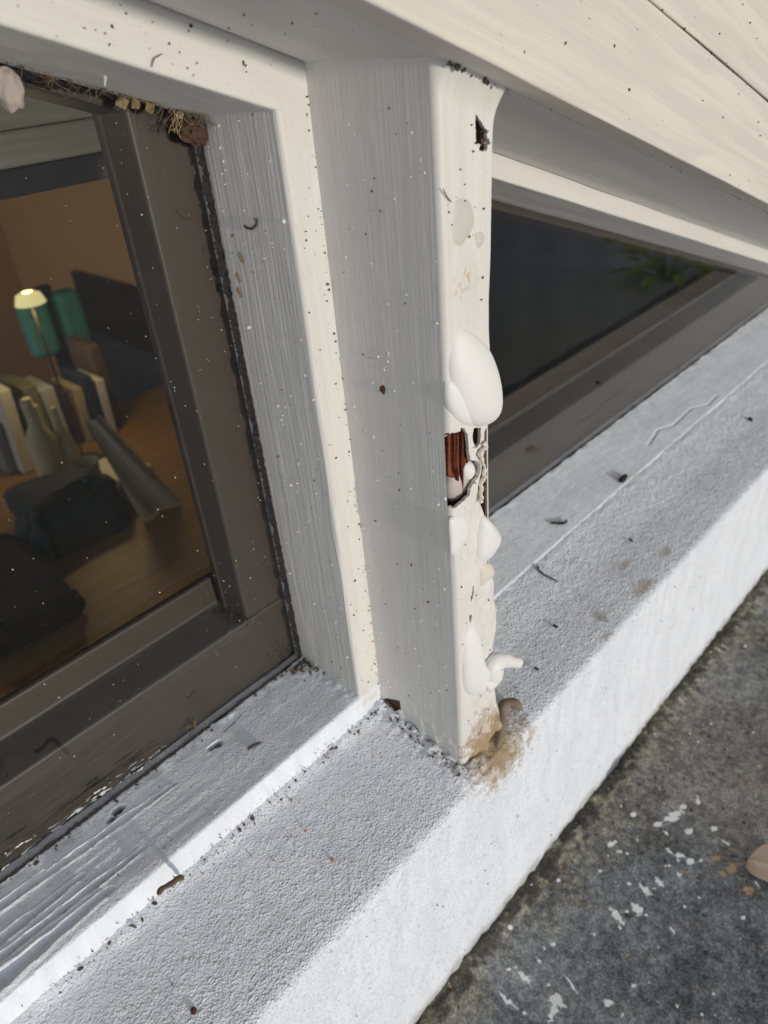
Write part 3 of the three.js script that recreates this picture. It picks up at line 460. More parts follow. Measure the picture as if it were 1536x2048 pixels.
blob('filler_blob', 'large glossy white filler blob bulging off the post above the bare timber', mergeGeometries([
  dome([[908, 688], [922, 656], [946, 664], [976, 692], [993, 735], [1001, 790], [996, 832], [975, 850], [945, 850], [926, 828], [912, 790], [904, 740]], 0.0, 0.0085, 0.4, -0.35),
  dome([[902, 765], [916, 768], [934, 795], [948, 832], [952, 851], [930, 850], [912, 836], [902, 815], [899, 790]], 0.0, 0.004, 0.5),
]), M.filler);
blob('filler_patch', 'flat greyish oval filler patch on the post below the jagged hole', dome([[912, 405], [926, 397], [942, 404], [950, 430], [950, 452], [938, 475], [925, 491], [912, 486], [907, 460], [910, 430]], 0.0, 0.0012, 0.5), M.fillerThin, 'filler patch');
blob('filler_patch', 'small pale oval filler patch beside the slit hole', dome([[957, 466], [965, 463], [971, 475], [968, 490], [959, 496], [955, 485]], 0.0, 0.001, 0.5), M.fillerThin, 'filler patch');
blob('filler_blob', 'white filler bulge on the post edge level with the bottom of the bare timber', dome([[958, 1065], [966, 1032], [982, 1042], [996, 1062], [1001, 1080], [990, 1104], [974, 1123], [956, 1120], [954, 1095]], 0.0, 0.0065, 0.4), M.filler);
blob('filler_patch', 'small cream filler chip under the white bulge on the post edge', dome([[959, 1132], [975, 1126], [985, 1132], [987, 1150], [975, 1160], [962, 1172], [958, 1155]], 0.001, 0.003, 0.4), M.fillerCream, 'filler patch');
blob('filler_patch', 'smooth flattened white filler smear on the post left of the bulge', dome([[907, 1040], [930, 1035], [940, 1060], [925, 1095], [910, 1110], [906, 1080]], 0.0, 0.002, 0.6), M.filler, 'filler patch');
blob('filler_blob', 'tongue shaped white filler smear near the foot of the post', dome([[936, 1268], [946, 1250], [957, 1262], [962, 1300], [970, 1335], [982, 1362], [970, 1384], [944, 1391], [931, 1380], [927, 1330], [929, 1300]], 0.0, 0.0065, 0.35, -0.3), M.filler);
{
  const cv = new THREE.CatmullRomCurve3([[966, 1376], [984, 1352], [988, 1330], [1006, 1322], [1024, 1324], [1038, 1326]].map(([u, v], i) => onZ(u, v, [0.002, 0.003, 0.004, 0.005, 0.005, 0.005][i])));
  const rad = [0.007, 0.0098, 0.0092, 0.0062, 0.0045, 0.0042], g = sheet(60, 20, (a, b) => { const aa = Math.min(1, a / 0.94), k = aa * 5, i = Math.min(4, Math.floor(k)), rr0 = mix(rad[i], rad[i + 1], k - i); const end = a > 0.94 ? Math.sqrt(Math.max(0, 1 - ((a - 0.94) / 0.06) ** 2)) : a < 0.04 ? Math.sqrt(Math.max(0, 1 - (1 - a / 0.04) ** 2)) : 1; const rr = rr0 * end; const p = cv.getPoint(aa), t = cv.getTangent(aa), s = V3(0, 0, 1).cross(t).normalize(), n = t.clone().cross(s); if (a > 0.94) p.addScaledVector(t, 0.0032 * (a - 0.94) / 0.06); const q = b * Math.PI * 2; return p.addScaledVector(s, Math.cos(q) * rr).addScaledVector(n, Math.sin(q) * rr * 0.75); }, (a, b) => [a, b]);
  blob('filler_nub', 'white filler drip sticking out sideways near the foot of the post', g, M.filler);
}
blob('filler_patch', 'milky filler smeared over the bare timber inside the big hole', dome([[904, 955], [915, 935], [938, 918], [955, 922], [962, 945], [954, 968], [940, 988], [918, 1000], [906, 1004], [900, 985]], -0.010, 0.0055, 0.3), std({ color: lin(0.52, 0.46, 0.44), roughness: 0.5 }), 'filler patch');
blob('filler_patch', 'bright white filler pat in the lower corner of the big hole', dome([[930, 935], [942, 922], [950, 930], [952, 948], [942, 962], [932, 958]], -0.006, 0.0035, 0.3), M.filler, 'filler patch');

// ---------------------------------------------------------------- small litter
const rough = (g, a, k, seed = 1) => { const p = g.attributes.position; for (let i = 0; i < p.count; i++) { const q = V3(p.getX(i), p.getY(i), p.getZ(i)), h = a * n3(q.x * k + seed, q.y * k, q.z * k); const n = V3(g.attributes.normal.getX(i), g.attributes.normal.getY(i), g.attributes.normal.getZ(i)); p.setXYZ(i, q.x + n.x * h, q.y + n.y * h, q.z + n.z * h); } g.computeVertexNormals(); return g; };
function tubeThing(name, label, cat, pts, rad, color, group) { const cv = new THREE.CatmullRomCurve3(pts); const g = rough(sheet(36, 9, (a, b) => { const e = Math.min(1, Math.max(0, a)), k = rad * Math.pow(Math.max(0, 1 - Math.pow(Math.abs(2 * e - 1), 5)), 0.5), p = cv.getPoint(e), t = cv.getTangent(e), s0 = V3(0.3, 1, 0.2).cross(t).normalize(), n0 = t.clone().cross(s0), q = (b % 1) * Math.PI * 2; return p.addScaledVector(s0, Math.cos(q) * k).addScaledVector(n0, Math.sin(q) * k); }, (a, b) => [a, b]), rad * 0.6, 1 / rad * 0.35, pts[0].x * 50); return tag(mesh(name, g, std({ color, roughness: 0.9 })), label, cat, group); }
const sillY = (z, x = -1) => z < -0.085 ? -0.2062 - (x > 0.041 ? 0.016 * Math.max(0, (z + 0.155) / 0.07) : 0) : -0.2305 - 0.188 * (z + 0.085) + (x > 0.045 ? 0.0048 * sst(0.05, 0, z + 0.085) + 0.0008 : 0);
const onSill = (u, v, lift = 0.001) => { let p = onY(u, v, -0.21); for (let k = 0; k < 12; k++) p = onY(u, v, sillY(p.z, p.x) + lift); return p; };
tubeThing('mud_lump', 'curled brown mud lump at the foot of the post on the sill', 'mud lump', [[1046, 1424], [1036, 1412], [1020, 1406], [1007, 1413], [1003, 1432], [1000, 1460], [996, 1500]].map(([u, v], i) => onSill(u, v, [0.004, 0.005, 0.005, 0.004, 0.002, 0.001, 0.0][i])), 0.004, lin(0.25, 0.19, 0.145));
tubeThing('twig', 'bent dark twig lying on the stippled sill beyond the post', 'twig', [[1073, 1128], [1078, 1140], [1090, 1150], [1103, 1157], [1117, 1164]].map((q) => onSill(...q)), 0.0009, lin(0.03, 0.022, 0.016));
tubeThing('dropping', 'curled black dropping on the timber sill beyond the post', 'dropping', [[1100, 1046], [1112, 1046], [1122, 1047], [1131, 1044], [1133, 1038]].map((q) => onSill(...q)), 0.0015, lin(0.022, 0.017, 0.013), 'droppings on the sill');
tubeThing('dropping', 'fat black dropping by the wavy crack in the sill', 'dropping', [[1240, 962], [1246, 958], [1252, 950]].map((q) => onSill(...q)), 0.0028, lin(0.02, 0.016, 0.013), 'droppings on the sill');
for (const [u, v, s, l] of [[1262, 1080, 0.0014, 'tiny black crumb on the sill below the black dropping'], [1110, 1252, 0.0015, 'tiny black crumb on the sill below the bent twig'], [1073, 1337, 0.0014, 'tiny black crumb on the sill near the filler drip'], [1500, 838, 0.0028, 'black crumb on the far stretch of sill'], [387, 2021, 0.0022, 'brown pellet alone on the stippled sill']])
  tubeThing('crumb', l, 'crumb', [onSill(u - 4, v - 3), onSill(u, v), onSill(u + 5, v + 3)], s * 0.75, u < 500 ? lin(0.07, 0.035, 0.02) : lin(0.025, 0.02, 0.016), 'crumbs on the sill');
tubeThing('twig', 'mossy brown twig stub against the lit step of the sill', 'twig', [[315, 1790], [322, 1779], [340, 1768], [356, 1758], [366, 1757]].map((q) => onSill(...q, 0.002)), 0.0017, lin(0.11, 0.08, 0.04));
tubeThing('dropping', 'thin brown dropping in the timber sill below the window corner', 'dropping', [[495, 1497], [508, 1491], [522, 1484]].map((q) => onSill(...q, 0.0006)), 0.0012, lin(0.07, 0.055, 0.045), 'droppings on the sill');
tubeThing('straw', 'thin dark stalk lying along the timber sill by the clear pane', 'straw', [[446, 1466], [466, 1448], [490, 1424]].map((q) => onSill(...q, 0.0006)), 0.0004, lin(0.04, 0.035, 0.03));
tubeThing('cobweb_strand', 'white cobweb strand hanging under the head rail', 'cobweb', [[180, 125], [200, 135], [209, 150], [210, 175]].map(([u, v]) => onZ(u, v, -0.12)), 0.0008, lin(0.6, 0.6, 0.58));
tubeThing('hair', 'thin bent hair stuck to the lit head rail', 'hair', [[326, 107], [308, 118], [304, 135]].map(([u, v]) => onZ(u, v, -0.0835)), 0.0003, lin(0.25, 0.19, 0.12));
tubeThing('hair', 'thin brown hair on the post face above the oval filler patch', 'hair', [[886, 376], [893, 392], [904, 405]].map(([u, v]) => onZ(u, v, 0.001)), 0.0003, lin(0.2, 0.15, 0.1));
tubeThing('tendril', 'curled olive tendril stuck on the grooved jamb', 'tendril', [[487, 450], [492, 455], [502, 457], [511, 450], [514, 435]].map(([u, v]) => onX(u, v, -0.0232)), 0.0006, lin(0.09, 0.06, 0.025));
for (const [u, v, l] of [[478, 505, 'upper ochre plant crumb under the tendril on the grooved jamb'], [472, 545, 'middle ochre plant crumb of three on the grooved jamb'], [475, 575, 'lowest ochre plant crumb of three on the grooved jamb']]) { const p = onX(u, v, -0.0232); tubeThing('leaf_crumb', l, 'leaf crumb', [p, p.clone().add(V3(-0.0005, -0.003, 0.001)), p.clone().add(V3(0, -0.006, 0.0022))], 0.0007, lin(0.2, 0.13, 0.06), 'plant crumbs on the jamb'); }
{ const p = onX(766, 779, 0); const g = rough(new THREE.IcosahedronGeometry(0.0028, 2), 0.0016, 700, 3); g.scale(0.4, 1, 0.7); g.translate(p.x - 0.0002, p.y, p.z); tag(mesh('rust_scab', g, std({ color: lin(0.1, 0.035, 0.018), roughness: 0.9 })), 'rusty scab on the smooth flank of the post', 'rust scab'); }
// dry bits caught in the top corner of the clear pane
{
  const r = rng(19);
  for (const [u, v, s, c, l] of [[245, 206, 0.0032, [0.26, 0.2, 0.1], 'yellow dry leaf bit caught under the head rail'], [272, 208, 0.0026, [0.22, 0.16, 0.08], 'curled ochre leaf bit between yellow bits under the head rail'], [300, 214, 0.003, [0.22, 0.16, 0.07], 'ochre leaf bit under the head rail nearest the corner tangle'], [418, 231, 0.0026, [0.36, 0.27, 0.14], 'pale seed husk on the top of the grooved jamb'], [360, 229, 0.0024, [0.42, 0.36, 0.26], 'pale husk in the straw tangle at the pane corner']]) {
    const p = onZ(u, v, -0.148); const g = rough(new THREE.IcosahedronGeometry(s, 2), s * 0.7, 500, u); g.scale(1, 0.8, 0.35); g.rotateZ(r() * 3); g.translate(p.x, p.y, p.z); tag(mesh('leaf_bit', g, std({ color: lin(...c), roughness: 0.9 })), l, 'leaf bit', 'dry bits in the window corner');
  }
  const parts = []; for (let k = 0; k < 16; k++) { const a = onZ(340 + r() * 30, 225 + r() * 25, -0.15 + r() * 0.004), d = V3(r() - 0.5, r() - 0.5, r() * 0.4).multiplyScalar(0.016); parts.push(new THREE.TubeGeometry(new THREE.CatmullRomCurve3([a, a.clone().addScaledVector(d, 0.5).add(V3(0, (r() - 0.5) * 0.003, 0)), a.clone().add(d)]), 8, 0.0003, 5)); }
  tag(mesh('straw_tangle', mergeGeometries(parts), std({ color: lin(0.3, 0.22, 0.12), roughness: 0.9 })), 'tangle of fine straw in the top corner of the pane', 'straw');
  const p = onZ(388, 266, -0.15), g = rough(rough(new THREE.IcosahedronGeometry(0.0075, 4), 0.003, 320, 2), 0.0012, 900, 4); g.scale(1.25, 0.75, 0.6); g.rotateZ(-0.35); g.translate(p.x, p.y, p.z); tag(mesh('cocoon', g, std({ color: lin(0.085, 0.045, 0.028), roughness: 0.95 })), 'brown fibrous cocoon in the top corner of the clear pane', 'cocoon');
  const q = onZ(18, 178, -0.12), h = rough(new THREE.IcosahedronGeometry(0.008, 4), 0.0025, 180, 7); h.scale(0.7, 1.1, 0.6); h.translate(q.x, q.y, q.z); tag(mesh('spider_sac', h, std({ color: lin(0.42, 0.36, 0.32), roughness: 1 })), 'pale fuzzy spider sac hanging below the head rail', 'spider sac');
  const parts2 = []; for (let k = 0; k < 14; k++) { const a = onSill(376 + r() * 14, 1452 + r() * 14, 0.003), d = V3(r() - 0.5, r() * 0.9, r() - 0.5).multiplyScalar(0.009); parts2.push(new THREE.TubeGeometry(new THREE.CatmullRomCurve3([a, a.clone().addScaledVector(d, 0.5).add(V3(0.001, 0, 0)), a.clone().add(d)]), 6, 0.0003, 5)); }
  tag(mesh('moss_tuft', mergeGeometries(parts2), std({ color: lin(0.3, 0.18, 0.08), roughness: 1 })), 'ochre moss tuft at the foot of the clear pane', 'moss');
}
{ // dry leaf on the dark floor
  const c = onY(1536, 1738, GY), t = thing('dry_leaf', 'tan dry leaf lying on the spattered floor strip', 'leaf'); t.position.copy(c); t.position.y += 0.003; t.position.x += 0.006; t.position.z += 0.012; t.rotation.y = -1.0; t.scale.setScalar(1.35);
  const g = sheet(30, 16, (a, b) => { const w = 0.019 * Math.pow(Math.sin(Math.PI * Math.pow(a, 0.8)), 0.8), v = (b - 0.5) * 2; return V3((a - 0.35) * 0.072, 0.009 * Math.cos(v * 1.5) - 0.0012 * Math.exp(-v * v * 60) + 0.003 * Math.sin(a * 5) + 0.002 * Math.sin(a * 16 + Math.abs(v) * 5) * Math.abs(v) + 0.001 * n3(a * 6, v * 4, 2) - 0.001 * Math.cos(v * 40) * 0.1, v * w); }, (a, b) => [a, b]);
  mesh('blade', g, std({ color: lin(0.52, 0.4, 0.3), roughness: 0.8, side: THREE.DoubleSide }), t);
  mesh('stalk', new THREE.TubeGeometry(new THREE.CatmullRomCurve3([V3(-0.025, 0.004, 0), V3(-0.032, 0.003, 0.001), V3(-0.037, 0.001, 0)]), 10, 0.0007, 6), std({ color: lin(0.3, 0.2, 0.12), roughness: 0.8 }), t);
}
// dirt specks, paint nibs and dust: far too many to count
function scatter(name, label, n, seed, place, color, smin, smax, flat = 0.5) {
  const r = rng(seed), im = new THREE.InstancedMesh(new THREE.IcosahedronGeometry(1, 1), std({ color: 0xffffff, roughness: 0.9 }), n), m = new THREE.Matrix4(), q = new THREE.Quaternion(), e = new THREE.Euler();
  for (let i = 0; i < n; i++) { const p = place(r), s = smin + (smax - smin) * r() ** 3; e.set(r() * 6, r() * 6, r() * 6); q.setFromEuler(e); m.compose(p, q, V3(s, s * (0.6 + r()), s * flat)); im.setMatrixAt(i, m); im.setColorAt(i, color(r)); }
  im.name = numbered(name); im.castShadow = im.receiveShadow = true; scene.add(im); return tag(im, label, 'dirt', null, 'stuff');
}
const dark = (r) => lin(0.05 + 0.09 * r(), 0.04 + 0.06 * r(), 0.03 + 0.035 * r());
const yy = (r) => -0.21 + r() * 0.42;
const spots = [
  (r) => V3(-0.0226, yy(r), -0.15 + 0.06 * r()),  (r) => V3(-0.02 + 0.02 * r(), yy(r), -0.0846), (r) => V3(-0.003 + 0.003 * r() * r(), yy(r), -0.0844),
  (r) => V3(-0.0004, yy(r), -0.085 + 0.08 * r()), (r) => V3(0.004 + 0.034 * r(), yy(r), 0.0006), (r) => { const x = -0.15 + 0.9 * r(); return V3(x, 0.2268 + 0.06 * r() - SL * x, 0.0274); }, (r) => { const x = -0.1 + 0.7 * r(); return V3(x, 0.289 + 0.08 * r() - SL * x, 0.0277); }, (r) => { const x = 0.05 + 0.5 * r(); return V3(x, 0.2878 + 0.003 * (r() - 0.5) - SL * x, 0.0272); },
  (r) => { const z = -0.08 + 0.09 * r(); return V3(-0.32 + 1.0 * r(), sillY(z) + 0.0008, z); }, (r) => V3(-0.35 + 0.8 * r(), -0.264 - 0.19 * r(), 0.0189), (r) => V3(-0.2 + 0.6 * r(), -0.262 - 0.18 * r(), 0.0189), (r) => { const x = 0.05 + 0.4 * r(); return V3(x, 0.29 + 0.1 * r() - SL * x, 0.0278); }, (r) => { const z = -0.152 + 0.065 * r(); return V3(-0.3 + 0.28 * r(), -0.2052 - 0.05 * (z + 0.155), z); }, (r) => V3(-0.32 + 0.3 * r(), -0.221 - 0.006 * r(), -0.0835),
  (r) => { const z = -0.08 + 0.08 * r(); const x = -0.3 + 0.28 * r(); return V3(x, 0.2275 - SL * x, z); }, (r) => { const x = -0.2 + 0.22 * r(); return V3(x, 0.2035 + 0.023 * r() - SL * x, -0.0845); }, (r) => { const x = 0.0 + 0.6 * r(); return V3(x, 0.2262 - SL * x + 0.0003 * r(), 0.0045 + 0.002 * r()); },
];
scatter('dirt_specks', 'tiny dark dirt specks scattered over the white paint', 1500, 101, (r) => spots[Math.floor(r() * spots.length)](r), (r) => dark(r), 0.00014, 0.0008);
scatter('paint_nibs', 'tiny white paint nibs on the jamb and post flank', 420, 102, (r) => r() < 0.45 ? V3(-0.0228, yy(r), -0.15 + 0.062 * r()) : r() < 0.8 ? V3(-0.0002, yy(r), -0.083 + 0.078 * r()) : V3(-0.3 + 0.28 * r(), -0.2068, -0.15 + 0.06 * r()), () => lin(0.75, 0.74, 0.71), 0.0002, 0.0012);
scatter('orange_crumbs', 'tiny orange wood crumbs on the stippled sill', 46, 104, (r) => { const z = -0.082 + 0.08 * r() * r(); return V3(-0.2 + 0.21 * r(), sillY(z) + 0.001, z); }, (r) => lin(0.35 + 0.15 * r(), 0.17, 0.09), 0.0004, 0.0014);
scatter('glass_dust', 'pale dust flecks clinging to the clear pane', 520, 103, (r) => { const k = r(); const x = k < 0.35 ? -0.03 - 0.07 * r() : -0.03 - 0.33 * r(); const y = -0.2 + r() * 0.41; return V3(x, y, -0.1543); }, (r) => r() < 0.3 ? lin(0.5, 0.33, 0.18) : lin(0.6, 0.58, 0.52), 0.0001, 0.0006);
scatter('corner_grime', 'dark crumbs of grime along the foot and corner of the clear pane', 260, 105, (r) => { const k = r(); if (k < 0.4) return V3(-0.024 - 0.025 * r() * r(), -0.2035 + 0.001 * r(), -0.15 + 0.03 * r() * r()); if (k < 0.7) return V3(-0.023 - 0.3 * r(), -0.204, -0.153 + 0.008 * r() * r()); const x = -0.022 - 0.2 * r(); return V3(x, 0.1985 - SL * x, -0.152 + 0.006 * r()); }, dark, 0.0003, 0.002);

scatter('floor_grit', 'pale and dark grit on the spattered floor strip', 900, 106, (r) => { const z = 0.022 + 0.3 * r() ** 1.5, x = -0.15 + 0.75 * r(); return V3(x, GY + 0.0006, z); }, (r) => { const k = r(); return k < 0.35 ? lin(0.6, 0.58, 0.52) : k < 0.5 ? lin(0.4, 0.22, 0.1) : lin(0.05, 0.045, 0.04); }, 0.0003, 0.002, 0.6);
scatter('foot_grime', 'dark crumbs of grime around the foot of the post and along the step', 330, 107, (r) => { const k = r(); if (k < 0.45) { const z = -0.08 + 0.085 * r(); return V3(-0.002 - 0.016 * r() * r(), sillY(z) + 0.0035, z); } if (k < 0.8) return V3(-0.3 + 0.3 * r(), -0.2285, -0.0815 + 0.006 * r() * r()); const x = 0.001 + 0.045 * r(); return V3(x, 0.2255 - SL * x - 0.001 * r(), 0.004 + 0.003 * r()); }, dark, 0.0003, 0.0016);
{ // matted cobweb fibres under the head rail
  const r = rng(404), parts = []; for (let k = 0; k < 110; k++) { const x = -0.024 - 0.15 * r() ** 2.2, a = V3(x, 0.196 - SL * x + 0.003 * r(), -0.151 + 0.012 * r()), d = V3((r() - 0.5) * 0.02, -0.001 - 0.005 * r(), (r() - 0.4) * 0.008); parts.push(new THREE.TubeGeometry(new THREE.CatmullRomCurve3([a, a.clone().addScaledVector(d, 0.5).add(V3((r() - 0.5) * 0.004, (r() - 0.5) * 0.004, 0)), a.clone().add(d)]), 6, 0.00007 + 0.00012 * r(), 4)); }
  tag(mesh('cobweb_fibres', mergeGeometries(parts), std({ color: lin(0.17, 0.125, 0.08), roughness: 1 })), 'matted brown cobweb fibres hanging below the head rail', 'cobweb', null, 'stuff');
}
{ // weed on the paving, seen only as a reflection in the triangular pane
  const p = onZ(1340, 525, -0.155), d = ray(1340, 525); d.z = -d.z; const q = p.clone().addScaledVector(d, (GY + 0.05 - p.y) / d.y), r = rng(55), t = thing('weed', 'yellow green leafy weed growing on the paving beside the windows', 'weed'); t.position.set(q.x, GY - 0.004, q.z);
  const lm = [lin(0.4, 0.46, 0.05), lin(0.2, 0.3, 0.04)].map((c) => std({ color: c, roughness: 0.7, side: THREE.DoubleSide }));
  for (let k = 0; k < 46; k++) { const a = r() * 6.28, h = 0.03 + 0.12 * r(), R0 = 0.03 + 0.13 * r(), g = sheet(8, 4, (i, j) => { const w = 0.018 * Math.sin(Math.PI * i), o = i * 0.07; return V3(o, -i * i * 0.02 + 0.004 * Math.cos((j - 0.5) * 3), (j - 0.5) * 2 * w); }, (i, j) => [i, j]); g.rotateZ(0.3 * r()); g.rotateY(-a); g.translate(Math.cos(a) * R0, h, Math.sin(a) * R0); mesh('leaf', g, lm[k % 2], t); mesh('stalk', new THREE.TubeGeometry(new THREE.CatmullRomCurve3([V3(Math.cos(a) * 0.01, 0, Math.sin(a) * 0.01), V3(Math.cos(a) * R0 * 0.6, h * 0.7, Math.sin(a) * R0 * 0.6), V3(Math.cos(a) * R0, h, Math.sin(a) * R0)]), 6, 0.001, 5), lm[1], t); }
}
// ---------------------------------------------------------------- the room behind the glass
{
  const plaster = std({ color: lin(0.64, 0.37, 0.145), roughness: 0.85 }), woodTex = (s, lo, hi, sx, sy) => { const a = pnoise(6, 60, s), b = pnoise(20, 200, s + 1), c = pnoise(8, 8, s + 2); return tex(256, 512, (u, v) => { const w = c(u * 8, v * 8) * 2, q = a(u * 6, v * 60 + w) * 0.6 + b(u * 20, v * 200 + w) * 0.4; return [mix(lo[0], hi[0], q), mix(lo[1], hi[1], q), mix(lo[2], hi[2], q)]; }, sx, sy, true); };
  struct('room_end_wall', box(1.2, 1.3, -1.6, 1.0, -3.9, -0.236, 0), plaster, 'ochre end wall inside the room');
  struct('room_back_wall', box(-1.6, 1.199, -1.6, 1.2, -3.9, -3.8, 0), plaster, 'ochre back wall inside the room');
  struct('room_side_wall', mergeGeometries([box(-1.6, -1.4, -1.6, -1.0, -3.799, -0.08, 0), box(-1.6, -1.4, 0.95, 1.2, -3.799, -0.08, 0), box(-1.6, -1.4, -1.0, 0.95, -3.799, -3.6, 0), box(-1.6, -1.4, -1.0, 0.95, -0.5, -0.08, 0)]), plaster, 'ochre side wall inside the room with an added opening to let in light');  // opening added out of view to let sky light into the room
  struct('room_floor', box(-1.5, 1.25, -1.7, -1.6, -3.8, -0.1, 0), std({ map: woodTex(91, [0.4, 0.27, 0.16], [0.52, 0.37, 0.22], 0.6, 0.8), roughness: 0.7 }), 'brown wooden floor inside the room');
  const desk = thing('desk', 'brown wooden desk inside under the clear window', 'desk');
  mesh('desk_top', box(-1.2, 1.15, -0.66, -0.62, -1.75, -0.27, 0.006), std({ map: woodTex(94, [0.46, 0.34, 0.18], [0.64, 0.48, 0.26], 0.7, 0.35), roughness: 0.5 }), desk);
  for (const [x, z] of [[-1.15, -1.7], [1.1, -1.7], [-1.15, -0.32], [1.1, -0.32]]) mesh('leg', box(x - 0.03, x + 0.03, -1.6, -0.661, z - 0.03, z + 0.03, 0.004), M.brown, desk);
  // pale planked beam across the room; shaded band below painted as a dark board
  const beam = thing('ceiling_beam', 'pale planked beam inside crossing behind the clear pane', 'beam');
  const pl = std({ map: woodTex(97, [0.80, 0.77, 0.66], [0.95, 0.92, 0.82], 0.9, 0.3), roughness: 0.8 });
  for (let k = 0; k < 4; k++) mesh('plank', box(-1.39, 1.19, 0.166 + k * 0.028, 0.193 + k * 0.028, -0.49, -0.452 + 0.003 * (k % 2), 0.003), pl, beam);
  mesh('shade_batten', box(-1.39, 1.19, 0.143, 0.165, -0.48, -0.458, 0.002), std({ color: lin(0.09, 0.088, 0.078), roughness: 0.7 }), beam);
  // dark framed board on the end wall
  const P = (u, v) => onX(u, v, 1.19), a = P(150, 540), b = P(378, 955), c2 = P(252, 885);
  const brd = thing('noticeboard', 'dark slate noticeboard with a grey sheet on the end wall', 'noticeboard');
  mesh('panel', box(1.165, 1.192, c2.y - 0.02, a.y, a.z, -1.0, 0.004), std({ color: lin(0.02, 0.02, 0.022), roughness: 0.5 }), brd);
  mesh('sheet', box(1.155, 1.1645, mix(a.y, c2.y, 0.75), mix(a.y, c2.y, 0.3), a.z + 0.08, -1.1, 0.002), std({ color: lin(0.06, 0.065, 0.075), roughness: 0.6 }), brd);
  const put = (u, v, z) => onZ(u, v, z);
  const latheAt = (name, label, cat, prof, pos, mat) => { const g = new THREE.LatheGeometry(prof.map((p) => new THREE.Vector2(p[0], p[1])), 32); g.translate(pos.x, pos.y, pos.z); return tag(mesh(name, g, mat), label, cat); };
  { const g = sheet(60, 6, (a, b) => V3(1.15 + 0.02 * Math.sin(a * 42), -1.5 + b * 2.1, -1.02 + a * 0.78), (a, b) => [a, b]); tag(mesh('dark_backdrop', g, std({ color: lin(0.03, 0.033, 0.036), roughness: 0.9, side: THREE.DoubleSide })), 'dark slate backdrop added inside to darken the view through the triangular window', 'dark_backdrop'); }  // dark hanging added so the triangular pane looks onto something dark
  // things standing on and behind the desk
  const tq = put(108, 635, -1.82); const teal = thing('chair', 'teal padded chair back standing behind the desk', 'chair');
  mesh('backrest', box(tq.x - 0.085, tq.x - 0.008, tq.y - 0.095, tq.y + 0.06, -1.86, -1.80, 0.02), std({ color: lin(0.06, 0.24, 0.2), roughness: 0.7 }), teal);
  mesh('backrest', box(tq.x + 0.014, tq.x + 0.085, tq.y - 0.095, tq.y + 0.06, -1.86, -1.80, 0.02), std({ color: lin(0.06, 0.24, 0.2), roughness: 0.7 }), teal);
  mesh('frame', box(tq.x - 0.012, tq.x + 0.016, -1.6, tq.y + 0.075, -1.835, -1.85, 0.004), std({ color: lin(0.02, 0.02, 0.02), roughness: 0.5 }), teal);
  mesh('seat', box(tq.x - 0.18, tq.x + 0.2, -1.16, -1.1, -2.2, -1.82, 0.02), std({ color: lin(0.06, 0.24, 0.2), roughness: 0.7 }), teal);
  const lp = put(58, 596, -1.45); lp.y -= 0.012; const lamp = thing('table_lamp', 'pale yellow shaded table lamp standing on the desk', 'lamp');
  { const g = new THREE.LatheGeometry([[0.012, 0.026], [0.026, 0.02], [0.033, 0], [0.031, 0], [0.024, 0.018], [0.01, 0.024]].map((p) => new THREE.Vector2(...p)), 32); g.translate(lp.x, lp.y, lp.z); mesh('lamp_shade', g, std({ color: lin(0.85, 0.78, 0.38), roughness: 0.7, emissive: lin(0.8, 0.72, 0.3), emissiveIntensity: 0.8, side: THREE.DoubleSide }), lamp); const s = new THREE.CylinderGeometry(0.003, 0.003, lp.y + 0.64, 12); s.translate(lp.x, (lp.y - 0.6) / 2, lp.z); mesh('stem', s, M.brown, lamp); const b2 = new THREE.CylinderGeometry(0.05, 0.06, 0.02, 24); b2.translate(lp.x, -0.609, lp.z); mesh('base', b2, M.brown, lamp); }
  const pl1 = new THREE.PointLight(lin(1, 0.82, 0.5), 0.12); pl1.position.set(lp.x, lp.y - 0.01, lp.z); pl1.castShadow = true; pl1.shadow.radius = 1.5; lamp.add(pl1);
  const cream = std({ color: lin(0.45, 0.38, 0.22), roughness: 0.8 });
  for (const [u, v, h, w, l] of [[30, 720, 0.22, 0.028, 'tall cream bottle on the desk beside the lamp'], [62, 830, 0.24, 0.032, 'cream jar on the desk in front of the tall bottle'], [100, 800, 0.2, 0.02, 'slim cream bottle on the desk by the blue bag']]) { const p = put(u, v, -1.4); latheAt('bottle', l, 'bottle', [[0, 0], [w, 0], [w, h * 0.6], [w * 0.4, h * 0.75], [w * 0.4, h], [0, h]], V3(p.x, -0.62, p.z), cream); }
  const bg = put(160, 900, -1.1); { const g = rough(rough(new RoundedBoxGeometry(0.2, 0.13, 0.14, 12, 0.04), 0.06, 11, 3), 0.02, 34, 5); g.translate(bg.x - 0.03, -0.57, bg.z - 0.12); tag(mesh('bag', g, std({ color: lin(0.016, 0.022, 0.027), roughness: 0.8 })), 'dark blue crumpled bag lying on the desk', 'bag'); }
  const cl = put(190, 850, -1.2); { const g = sheet(30, 30, (i, j) => V3(cl.x + (i - 0.5) * 0.1 * (1 - 0.6 * j) + 0.05 * (1 - j), -0.615 + 0.22 * j, cl.z + 0.008 * Math.sin(i * 9 + j * 3) + 0.08 * (1 - j)), (i, j) => [i, j]); tag(mesh('cloth', g, std({ color: lin(0.5, 0.45, 0.3), roughness: 0.9, side: THREE.DoubleSide })), 'cream cloth propped up behind the dark bag', 'cloth'); }
  { const p = put(195, 800, -1.3), g = mergeGeometries([0, 1, 2, 3].map((k) => { const b = new RoundedBoxGeometry(0.1 - k * 0.004, 0.012, 0.14, 2, 0.003); b.rotateY(0.2 * Math.sin(k * 2.3)); b.translate(p.x, -0.613 + k * 0.0125, p.z); return b; })); tag(mesh('paper_stack', g, std({ color: lin(0.62, 0.58, 0.42), roughness: 0.9 })), 'cream stack of papers on the desk behind the cloth', 'papers'); }
